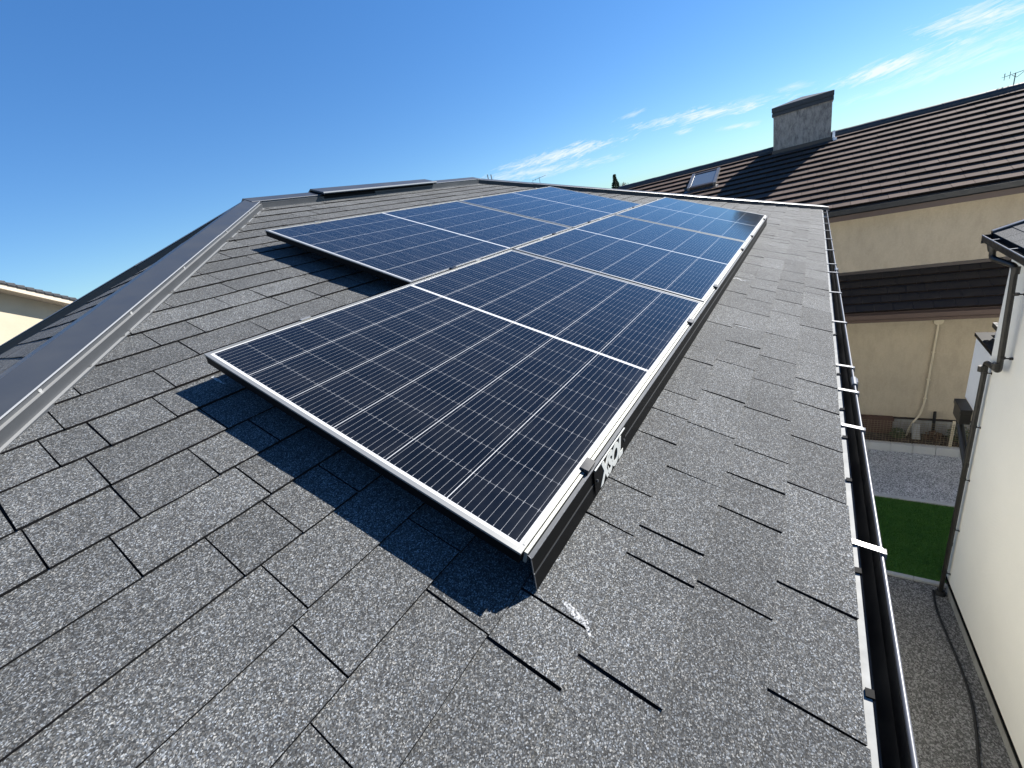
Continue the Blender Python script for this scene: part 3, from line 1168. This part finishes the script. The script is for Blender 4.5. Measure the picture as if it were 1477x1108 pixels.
# skirt roof between the storeys
SX, SZ = 10.86, -2.86
SKN = 0.44
SA = math.atan(SKN)
def sroof(y, v, n):
    return L_(SX + v * math.cos(SA) - n * math.sin(SA), y, SZ + v * math.sin(SA) + n * math.cos(SA))


SLEN = (12.145 - SX) / math.cos(SA)
tile_roof(sroof, SLEN, NY0 + 0.3, NY1 - 0.3, 0.284, 0.038, 'lower_roof', M_tileshade, nb, 33)
sf = MB()
sf.prism(gpr, lambda l, s, t: L_(SX - 0.012 + s, l, SZ - 0.03 + t), NY0 + 0.3, NY1 - 0.3)
sf.build('gutter', M_brown, nb)
sf = MB()
nbox(sf, SX + 0.01, SX + 0.05, NY0 + 0.3, NY1 - 0.3, SZ - 0.24, SZ - 0.012)
nbox(sf, SX + 0.051, 12.149, NY0 + 0.3, NY1 - 0.3, SZ - 0.23, SZ - 0.20)
sf.build('fascia', M_brown, nb)
sf = MB()
nbox(sf, 12.11, 12.149, NY0 + 0.6, NY1 - 0.6, -2.31, -2.24)
sf.build('wall_flashing', M_brownmetal, nb)

# chimney (part of that roof)
CX0, CX1, CY0, CY1 = 15.013, 15.75, -0.775, 0.53
ch = MB()
nbox(ch, CX0, CX1, CY0, CY1, 0.55, 1.655)
chim = ch.build('chimney', M_chim, nb)
cc = MB()
nbox(cc, CX0 - 0.035, CX1 + 0.035, CY0 - 0.025, CY1 + 0.035, 1.656, 1.735)
nbox(cc, CX0 - 0.015, CX1 + 0.015, CY0 - 0.010, CY1 + 0.015, 1.7355, 1.762)
ym = (CY0 + CY1) / 2 + 0.02
z0, z1 = 1.7625, 1.872
x0, x1, ya, yb = CX0 - 0.045, CX1 + 0.045, CY0 - 0.03, CY1 + 0.04
xm = (x0 + x1) / 2
cc.box(x0 - 12.15, x1 - 12.15, ya + 2, yb + 2, z0 - GZ, z1 - GZ)
apex = L_(xm, ym, z1 + 0.10)
ring = [L_(x0, ya, z1 + 0.0005), L_(x1, ya, z1 + 0.0005), L_(x1, yb, z1 + 0.0005), L_(x0, yb, z1 + 0.0005)]
for i in range(4):
    cc.face([ring[i], ring[(i + 1) % 4], apex])
cc.build('chimney_cap', M_tiledark, chim)
fl = MB()
fl.hexa([L_(CX0 - 0.02, CY0 - 0.03, 0.60), L_(CX0 - 0.02, CY1 + 0.03, 0.60), L_(CX0 - 0.002, CY1 + 0.03, 0.60), L_(CX0 - 0.002, CY0 - 0.03, 0.60),
         L_(CX0 - 0.02, CY0 - 0.03, 0.80), L_(CX0 - 0.02, CY1 + 0.03, 0.80), L_(CX0 - 0.002, CY1 + 0.03, 0.80), L_(CX0 - 0.002, CY0 - 0.03, 0.80)])
fl.build('chimney_flashing', M_brownmetal, chim)
fl = MB()
nbox(fl, 15.02, 15.35, CY0 - 0.09, CY0 - 0.032, 0.70, 0.93)
nbox(fl, 14.92, 15.02, CY0 - 0.13, CY0 - 0.05, 0.67, 0.75)
fl.build('mortar_fillet', M_white, chim)

# roof light
rl_ = MB()
def rbox(mb, y0, y1, v0, v1, n0, n1, mi=0):
    mb.hexa([nroof(y1, v0, n0), nroof(y0, v0, n0), nroof(y0, v1, n0), nroof(y1, v1, n0), nroof(y1, v0, n1), nroof(y0, v0, n1), nroof(y0, v1, n1), nroof(y1, v1, n1)], mi)


va, vb_ = (13.94 - EX) / NC, (14.82 - EX) / NC
rbox(rl_, 1.87, 1.95, va, vb_, 0.0, 0.12, 1)
rbox(rl_, 2.58, 2.66, va, vb_, 0.0, 0.12, 1)
rbox(rl_, 1.951, 2.579, va, va + 0.09, 0.0, 0.115, 0)
rbox(rl_, 1.951, 2.579, vb_ - 0.08, vb_, 0.0, 0.115, 0)
rbox(rl_, 1.80, 2.73, va - 0.16, va - 0.002, 0.03, 0.048, 0)
sk_ = rl_.build('roof_light', [M_brownmetal, M_galv], nb)
rg = MB()
rg.face([nroof(2.579, va + 0.091, 0.10), nroof(1.951, va + 0.091, 0.10), nroof(1.951, vb_ - 0.081, 0.10), nroof(2.579, vb_ - 0.081, 0.10)])
rg.build('pane', M_skyglass, sk_)

# cable conduit on the wall
cdt = MB()
cxx = 12.11
cdt.tube(arc_path([(cxx, -2.835, -3.60), (cxx, -2.80, -5.60), (cxx - 0.02, -2.755, -5.95), (cxx - 0.10, -2.60, -6.17), (cxx - 0.14, -2.54, -6.48)], 0.12), 0.020, 10)
for zz in (-4.3, -5.0, -5.5):
    cdt.box(cxx - 0.026, 12.148, -2.865 + (zz + 3.6) * -0.017, -2.80 + (zz + 3.6) * -0.017, zz, zz + 0.02)
cnd = tag(cdt.build('cable_conduit', M_conduit, smooth=True), 'thin beige cable pipe running down the stucco wall to the planting strip', 'conduit')
cb = MB()
ring = [(0.085 * math.cos(a), 0.085 * math.sin(a)) for a in [2 * math.pi * k / 20 for k in range(20)]]
cb.prism(ring, lambda l, s, t: Vector((12.148 - l, -2.835 + s, -3.545 + t)), 0.0, 0.05)
cb.build('round_box', M_conduit, cnd, bevel=0.008)

# block wall, wire fence, things in the strip behind it
bw = MB()
yy = -9.0
i = 0
while yy < 5:
    bw.box(11.47, 11.60, yy + 0.006, yy + 0.394, GZ, -6.475)
    yy += 0.40
bw.box(11.485, 11.585, -9, 5, GZ, -6.492)
tag(bw.build('block_wall', M_kerb, bevel=0.004), 'low pale concrete block wall between grey gravel and wire fence', 'wall')
wf = empty('wire_fence', 'low ochre wire mesh fence standing on the block wall', 'fence', (11.54, -2, -6.475))
w_ = MB()
for k in range(0, 11):
    w_.box(-0.003, 0.003, -7, 6.9, 0.03 + k * 0.057 - 0.002, 0.03 + k * 0.057 + 0.002)
k = -7.0
while k < 6.9:
    w_.box(0.0032, 0.008, k - 0.002, k + 0.002, 0.0, 0.62)
    k += 0.06
w_.build('mesh', M_wire, wf)
for py in (-5.24, -3.24, -1.24, 0.76, 2.76):
    p_ = MB()
    p_.box(0.012, 0.062, py - 0.025, py + 0.025, 0.0, 0.68)
    p_.build('post', M_conduit, wf, bevel=0.004)
hb = MB()
hb.box(11.98, 12.10, -2.26, -1.20, -6.50, -6.02)
hb.box(11.968, 11.979, -2.28, -1.18, -6.10, -6.01)
for k in range(4):
    hb.box(11.972, 11.979, -2.2 + 0.25 * k, -2.0 + 0.25 * k, -6.44, -6.14)
tag(hb.build('timber_hatch', M_rust, bevel=0.006), 'dark red brown timber hatch against the foundation under the beige wall', 'hatch')
st = MB()
st.hexa([(11.80, -2.78, -6.5), (11.86, -2.78, -6.5), (11.86, -2.62, -6.5), (11.80, -2.62, -6.5), (11.88, -2.74, -6.10), (11.94, -2.74, -6.10), (11.94, -2.60, -6.10), (11.88, -2.60, -6.10)])
tag(st.build('concrete_slab', M_concrete, bevel=0.006), 'small grey concrete slab leaning behind the wire fence', 'slab')
tp = MB()
tp.tube([(12.06, -3.02, -6.5), (12.06, -3.00, -5.82)], 0.03, 10)
tp.tube(arc_path([(12.06, -3.00, -5.86), (11.98, -3.0, -5.84), (11.94, -3.0, -5.92)], 0.03), 0.016, 8)
tag(tp.build('standpipe_tap', M_rubber, smooth=True), 'black standpipe tap by the foundation behind the wire fence', 'tap')


def shrub(name, x, y, z, r, h, n, m, lab, seed, trunk=True, cat='shrub'):
    rs = random.Random(seed)
    root = empty(name, lab, cat, (x, y, z))
    t = MB()
    t.tube([(0, 0, 0), (0.01, 0, h * 0.5)], [0.02, 0.01], 6)
    t.build('stem', M_bark, root)
    f = MB()
    for i in range(n):
        a, b = rs.uniform(0, 6.28), rs.uniform(-1, 1)
        rr = r * rs.uniform(0.3, 1.0) ** 0.6
        c = Vector((rr * math.cos(a) * math.sqrt(1 - b * b), rr * math.sin(a) * math.sqrt(1 - b * b), h * 0.55 + h * 0.45 * b))
        d = Vector((rs.uniform(-1, 1), rs.uniform(-1, 1), rs.uniform(-0.5, 1))).normalized() * 0.04
        e = d.orthogonal().normalized() * 0.014
        f.face([c - d, c + e, c + d, c - e])
    f.build('foliage', m, root)
    return root


M_leaf = mat('shrub_leaf', stucco((0.035, 0.06, 0.022), (0.06, 0.085, 0.035), 6, bstr=0.05), rough=0.6)
shrub('shrub', 11.86, -3.42, -6.5, 0.20, 0.42, 260, M_leaf, 'small green shrub behind the wire fence next to the white house', 5)
shrub('shrub', 11.84, -2.35, -6.5, 0.16, 0.25, 160, M_leaf, 'low dark plant behind the wire fence near the leaning slab', 6)
shrub('shrub', 11.84, -3.00, -6.5, 0.18, 0.22, 160, M_rust, 'withered brown plant behind the wire fence under the tap', 8)


# ================================================================== WHITE HOUSE ON THE RIGHT
wh = empty('white_house', 'ivory sided house with dark downspout across the narrow gravel passage', 'house', (7.15, -2.46, GZ))


def H(x, y, z):
    return Vector((x - 7.15, y + 2.46, z - GZ))


def hbox(mb, x0, x1, y0, y1, z0, z1, mi=0):
    mb.box(x0 - 7.15, x1 - 7.15, y0 + 2.46, y1 + 2.46, z0 - GZ, z1 - GZ, mi)


wy = -2.46
wx = 7.20
# wall swings away slightly towards the camera end, as in the photo
def wyy(x):
    return -2.46 - (wx - x) * 0.055


a = MB()
z0, z1 = -6.36, -0.86
xa = -6.0
a.hexa([H(xa, -9, z0), H(wx, -9, z0), H(wx, wyy(wx), z0), H(xa, wyy(xa), z0), H(xa, -9, z1), H(wx, -9, z1), H(wx, wyy(wx), z1), H(xa, wyy(xa), z1)])
a.build('wall', M_siding, wh)
a = MB()
o_ = -0.03
a.hexa([H(xa, -9, GZ), H(wx + o_, -9, GZ), H(wx + o_, wyy(wx) + o_, GZ), H(xa, wyy(xa) + o_, GZ), H(xa, -9, -6.40), H(wx + o_, -9, -6.40), H(wx + o_, wyy(wx) + o_, -6.40), H(xa, wyy(xa) + o_, -6.40)])
a.build('foundation', M_concrete, wh)
a = MB()
o_ = 0.022
a.hexa([H(xa, wyy(xa) - 0.1, -6.398), H(wx + o_, wyy(wx) - 0.1, -6.398), H(wx + o_, wyy(wx) + o_, -6.398), H(xa, wyy(xa) + o_, -6.398),
        H(xa, wyy(xa) - 0.1, -6.362), H(wx + o_, wyy(wx) - 0.1, -6.362), H(wx + o_, wyy(wx) + o_, -6.362), H(xa, wyy(xa) + o_, -6.362)])
a.build('base_flashing', M_black, wh)
# gable roof: eave facing us, verge at the far end
VXE = 7.25
RS = 0.32
def hroof(x, y, dz):
    return H(x, y, -0.80 + (-2.26 - y) * RS + dz)


a = MB()
a.hexa([hroof(xa, -6.5, -0.06), hroof(VXE - 0.005, -6.5, -0.06), hroof(VXE - 0.005, -2.275, -0.06), hroof(xa, -2.275, -0.06),
        hroof(xa, -6.5, 0.0), hroof(VXE - 0.005, -6.5, 0.0), hroof(VXE - 0.005, -2.275, 0.0), hroof(xa, -2.275, 0.0)], 1)
a.hexa([hroof(xa, -10.7, -1.41), hroof(VXE - 0.005, -10.7, -1.41), hroof(VXE - 0.005, -6.501, -0.06), hroof(xa, -6.501, -0.06),
        hroof(xa, -10.7, -1.35), hroof(VXE - 0.005, -10.7, -1.35), hroof(VXE - 0.005, -6.501, 0.0), hroof(xa, -6.501, 0.0)], 1)
rs = random.Random(21)
yv = -2.265
k = 0
while yv > -4.6:
    x = VXE - 0.04 - rs.uniform(0, 0.2)
    xs = [VXE - 0.005]
    while x > 4.0:
        xs.append(x)
        x -= rs.choice((0.25, 0.3, 0.36))
    for b, c in zip(xs[1:], xs[:-1]):
        t_ = rs.uniform(0.85, 1.12)
        a.hexa([hroof(b + 0.003, yv - 0.15, 0.001), hroof(c - 0.003, yv - 0.15, 0.001), hroof(c - 0.003, yv, 0.001), hroof(b + 0.003, yv, 0.001),
                hroof(b + 0.003, yv - 0.15, 0.004), hroof(c - 0.003, yv - 0.15, 0.004), hroof(c - 0.003, yv, 0.010), hroof(b + 0.003, yv, 0.010)], 0, t_)
    yv -= 0.145
a.build('roof', [M_shingle, M_under], wh, tone=True)
a = MB()
for (d0, d1, mi) in ((-0.115, 0.018, 0), (0.0185, 0.034, 1)):
    xx0 = VXE + 0.0 if mi == 0 else VXE - 0.035
    a.hexa([hroof(xx0, -6.5, d0), hroof(VXE + 0.03, -6.5, d0), hroof(VXE + 0.03, -2.262, d0), hroof(xx0, -2.262, d0),
            hroof(xx0, -6.5, d1), hroof(VXE + 0.03, -6.5, d1), hroof(VXE + 0.03, -2.262, d1), hroof(xx0, -2.262, d1)], mi)
a.build('verge_trim', [M_gutter, M_galv], wh)
a = MB()
gp2 = [(0.0, 0.01), (0.0, -0.07), (0.015, -0.092), (0.075, -0.092), (0.098, -0.065), (0.105, 0.0), (0.112, 0.0), (0.112, -0.012), (0.105, -0.07), (0.08, -0.100), (0.01, -0.100), (-0.006, -0.075), (-0.006, 0.01)]
a.prism(gp2, lambda l, s, t: H(l, -2.30 + s, -0.815 + t), xa, VXE + 0.02)
hbox(a, VXE + 0.0205, VXE + 0.024, -2.306, -2.188, -0.916, -0.812)
wg = a.build('gutter', M_gutter, wh)
a = MB()
a.tube([H(xa, -2.191, -0.815), H(VXE + 0.02, -2.191, -0.815)], 0.0075, 8)
for bx in (6.9, 6.3, 5.7):
    hbox(a, bx - 0.01, bx + 0.01, -2.29, -2.19, -0.812, -0.808)
a.build('gutter_rim', M_lip, wg)
a = MB()
hbox(a, xa, VXE - 0.006, -2.44, -2.312, -0.98, -0.86)
a.build('eave_fascia', M_gutter, wh)
# downspout: outlet, offset, upper run, jog, lower run
dp = empty('downspout', 'dark bronze downspout with a sideways jog on the ivory wall', 'downspout', (7.10, -2.40, GZ))


def D(x, y, z):
    return Vector((x - 7.10, y + 2.40, z - GZ))


d_ = MB()
d_.tube(arc_path([D(7.02, -2.245, -0.90), D(7.02, -2.245, -1.05), D(6.66, -2.36, -1.09), D(6.655, -2.405, -2.40), D(7.12, -2.405, -2.47), D(7.06, -2.405, -6.66)], 0.055, 5), 0.030, 14)
d_.tube([D(7.02, -2.245, -0.885), D(7.02, -2.245, -0.97)], [0.06, 0.042], 14)
for zz, xx in ((-1.14, 6.66), (-2.33, 6.655), (-2.56, 7.117)):
    d_.tube([D(xx, -2.37, zz + 0.04), D(xx, -2.37, zz - 0.04)], 0.0345, 14)
for zz in (-4.1, -5.6):
    xx = 7.118 - (-2.5 - zz) * 0.0143
    d_.tube([D(xx, -2.405, zz + 0.03), D(xx, -2.405, zz - 0.03)], 0.0335, 14)
hose_top = d_.build('pipe', M_pipe, dp, smooth=True)
for zz in (-1.42, -2.22, -2.62, -3.45, -4.35, -5.3, -6.2):
    xx = 6.657 if zz > -2.4 else 7.118 - (-2.5 - zz) * 0.0143
    b = MB()
    b.tube([D(xx, -2.405, zz + 0.012), D(xx, -2.405, zz - 0.012)], 0.0345, 14)
    b.tube([D(xx - 0.02, -2.43, zz), D(xx - 0.03, -2.50, zz)], 0.008, 6)
    b.tube([D(xx - 0.028, -2.462, zz), D(xx - 0.030, -2.50, zz)], 0.018, 8)
    b.build('pipe_bracket', M_pipe, dp)
b = MB()
b.tube([D(7.06, -2.405, -6.62), D(7.06, -2.405, -6.69)], [0.05, 0.075], 12)
b.build('drain_collar', M_rubber, dp)

# balcony box at the far corner with dark coping
bl = MB()
by, bx0, bx1, bz0, bz1 = -2.60, wx + 0.001, 8.50, -3.66, -2.60
hbox(bl, bx0, bx1, by - 0.10, by, bz0, bz1)
hbox(bl, bx1 - 0.10, bx1, -3.9, by - 0.101, bz0, bz1)
hbox(bl, bx0, bx1 - 0.101, -3.9, by - 0.101, bz0, bz0 + 0.12)
balc = bl.build('balcony', M_white, wh)
bc = MB()
hbox(bc, bx0, bx1 + 0.02, by - 0.115, by + 0.022, bz1 + 0.001, bz1 + 0.055)
hbox(bc, bx1 - 0.11, bx1 + 0.02, -3.9, by - 0.116, bz1 + 0.001, bz1 + 0.05)
bc.build('coping', M_black, balc)
bh = MB()
hbox(bh, 7.70, 8.30, -2.95, -2.74, -3.539, -2.36)
hood = bh.build('equipment_box', M_white, balc)
bh = MB()
hbox(bh, 7.66, 8.34, -2.745, -2.70, -2.40, -2.33)
bh.build('trim', M_gutter, hood)
rh = MB()
hbox(rh, 8.02, 8.40, by + 0.002, by + 0.13, -3.93, -3.70)
hbox(rh, 8.00, 8.42, by + 0.003, by + 0.14, -3.735, -3.66)
rhead = rh.build('rain_head', M_pipe, wh, bevel=0.006)
rp = MB()
rp.tube(arc_path([H(8.2, by + 0.07, -3.93), H(8.2, by + 0.07, -4.02), H(7.55, by + 0.06, -4.45), H(7.30, by + 0.05, -4.75), H(7.28, by + 0.05, -6.66)], 0.1), 0.045, 12)
rp.build('rain_pipe', M_pipe, rhead, smooth=True)

hs = MB()
hp = [(7.10, -2.33, GZ + 0.012), (6.75, -2.30, GZ + 0.012), (6.24, -2.345, GZ + 0.012), (5.74, -2.405, GZ + 0.012), (5.23, -2.43, GZ + 0.012), (4.75, -2.385, GZ + 0.012), (4.33, -2.32, GZ + 0.012), (3.6, -2.27, GZ + 0.012), (2.0, -2.35, GZ + 0.012)]
hs.tube(arc_path(hp, 0.25, 5), 0.016, 8)
tag(hs.build('hose', M_rubber, smooth=True), 'black hose lying along the pebbles beside the ivory wall', 'hose')


# ================================================================== CREAM HOUSE FAR LEFT
A0 = Vector((2.277, 26.281, 3.130))
PS = R(30)
lh = empty('cream_house', 'cream rendered gable house with dark tiled verge at the far left', 'house', (A0.x, A0.y, GZ), (0, 0, PS))
# local: x along the verge wall, y away from us, z up from ground
Z0 = A0.z - GZ
SLP = 0.52
le = MB()
def lz(x):
    return Z0 - SLP * x


le.hexa([(-9, 0.7, 0), (2.2, 0.7, 0), (2.2, 9, 0), (-9, 9, 0), (-9, 0.7, lz(-9) - 0.25), (2.2, 0.7, lz(2.2) - 0.25), (2.2, 9, lz(2.2) - 0.25), (-9, 9, lz(-9) - 0.25)])
le.build('wall', M_cream, lh)
le = MB()
le.hexa([(-9, 0.0, lz(-9) - 0.36), (3.0, 0.0, lz(3.0) - 0.36), (3.0, 0.05, lz(3.0) - 0.36), (-9, 0.05, lz(-9) - 0.36),
         (-9, 0.0, lz(-9) - 0.10), (3.0, 0.0, lz(3.0) - 0.10), (3.0, 0.05, lz(3.0) - 0.10), (-9, 0.05, lz(-9) - 0.10)])
le.hexa([(-9, 0.051, lz(-9) - 0.24), (3.0, 0.051, lz(3.0) - 0.24), (3.0, 9, lz(3.0) - 0.24), (-9, 9, lz(-9) - 0.24),
         (-9, 0.051, lz(-9) - 0.10), (3.0, 0.051, lz(3.0) - 0.10), (3.0, 9, lz(3.0) - 0.10), (-9, 9, lz(-9) - 0.10)])
le.build('verge_board', M_creamtrim, lh)
le = MB()
x = -9.0
while x < 3.05:
    le.hexa([(x, -0.06, lz(x) - 0.15), (x + 0.27, -0.06, lz(x + 0.27) - 0.13), (x + 0.27, 9, lz(x + 0.27) - 0.09), (x, 9, lz(x) - 0.09),
             (x, -0.06, lz(x) - 0.02), (x + 0.27, -0.06, lz(x + 0.27) + 0.03), (x + 0.27, 9, lz(x + 0.27) + 0.03), (x, 9, lz(x) - 0.02)])
    x += 0.268
le.build('roof', M_tiledark, lh, bevel=0.02)


# ================================================================== SMALL FAR THINGS
def yagi(name, lab, base, mast, boom_dir, nel, length, r=0.008, sec=True):
    root = empty(name, lab, 'antenna', base)
    m = MB()
    m.tube([(0, 0, 0), (0.0, 0, mast)], r * 1.6, 8)
    m.build('mast', M_antenna, root)
    d = Vector(boom_dir).normalized()
    pz = Vector((0, 0, 1))
    b = MB()
    c = Vector((0, 0, mast * 0.97))
    b.tube([c - d * length * 0.5, c + d * length * 0.5], r, 6)
    if sec:
        b.tube([c - d * length * 0.5 + pz * 0.0, c - d * length * 0.52 + pz * 0.06], r, 6)
        b.tube([c + d * length * 0.5, c + d * length * 0.1 - pz * 0.09, c - d * length * 0.15 - pz * 0.02], r, 6)
    b.build('boom', M_antenna, root)
    e = MB()
    side = d.cross(pz).normalized()
    for k in range(nel):
        q = c + d * length * (k / (nel - 1) - 0.5)
        e.tube([q - side * 0.10, q + side * 0.10], r * 0.7, 6)
        if k < 2:
            e.tube([q - pz * 0.07, q + pz * 0.07], r, 6)
    e.build('elements', M_antenna, root)
    return root


yagi('roof_antenna', 'thin television antenna above the ridge of the brown tile roof', (15.55, -4.10, NRZ + 0.0), 0.34, (0.25, -1.0, 0.12), 5, 0.36, 0.006)
yagi('roof_antenna', 'tiny distant television antenna above the farthest solar panel', (25.65, 14.1, 1.2), 1.65, (0.45, -1.0, 0.15), 6, 0.9, 0.010, False)
for px, py, pz_ in ((19.83, 13.935, 3.24), (19.94, 13.79, 3.20)):
    m = MB()
    m.tube([(px, py, GZ), (px, py, pz_)], 0.028, 8)
    o = tag(m.build('slim_pole', M_antenna), 'left one of two slim grey poles rising behind the ridge' if px < 19.9 else 'right one of two slim grey poles rising behind the ridge', 'pole', 'pair of slim poles')

# far tree
tr = empty('conifer_tree', 'dark pointed conifer beyond the left end of the brown roof', 'tree', (37.05, 13.35, GZ))
t = MB()
t.tube([(0, 0, 0), (0, 0, 5), (0.05, 0, 8.6)], [0.2, 0.13, 0.03], 8)
t.build('trunk', M_bark, tr)
f = MB()
rs = random.Random(9)
for i in range(9000):
    zt = rs.random() ** 0.8
    z = 2.6 + 6.4 * zt
    rmax = 1.15 * (1 - zt) ** 0.72 + 0.03
    rmax *= 0.75 + 0.35 * math.sin(z * 5.0 + 2 * math.sin(z * 2.1)) * (0.5 + 0.5 * rs.random())
    a = rs.uniform(0, 6.28)
    r_ = rmax * math.sqrt(rs.random())
    c = Vector((r_ * math.cos(a), r_ * math.sin(a), z))
    d = Vector((math.cos(a), math.sin(a), -0.4 + rs.uniform(-0.4, 0.6))).normalized() * rs.uniform(0.06, 0.13)
    e = d.orthogonal().normalized() * 0.03
    f.face([c - d * 0.4, c + e, c + d, c - e])
f.build('crown', M_conifer, tr)
tr2 = empty('autumn_tree', 'small rust coloured tree right beside the dark conifer', 'tree', (37.3, 12.75, GZ))
t = MB()
t.tube([(0, 0, 0), (0, 0, 5), (0.05, 0, 7.4)], [0.15, 0.1, 0.02], 8)
t.build('trunk', M_bark, tr2)
f = MB()
for i in range(2600):
    a, b = rs.uniform(0, 6.28), rs.uniform(-1, 1)
    rr = rs.random() ** 0.4
    k = 1 + 0.3 * math.sin(3 * a + 4 * b)
    c = Vector((0.75 * rr * k * math.cos(a) * math.sqrt(1 - b * b), 0.75 * rr * k * math.sin(a) * math.sqrt(1 - b * b), 6.75 + 1.5 * rr * b))
    d = Vector((rs.uniform(-1, 1), rs.uniform(-1, 1), rs.uniform(-1, 1))).normalized() * rs.uniform(0.04, 0.08)
    e = d.orthogonal().normalized() * 0.03
    f.face([c - d, c + e, c + d, c - e])
f.build('crown', M_autumn, tr2)
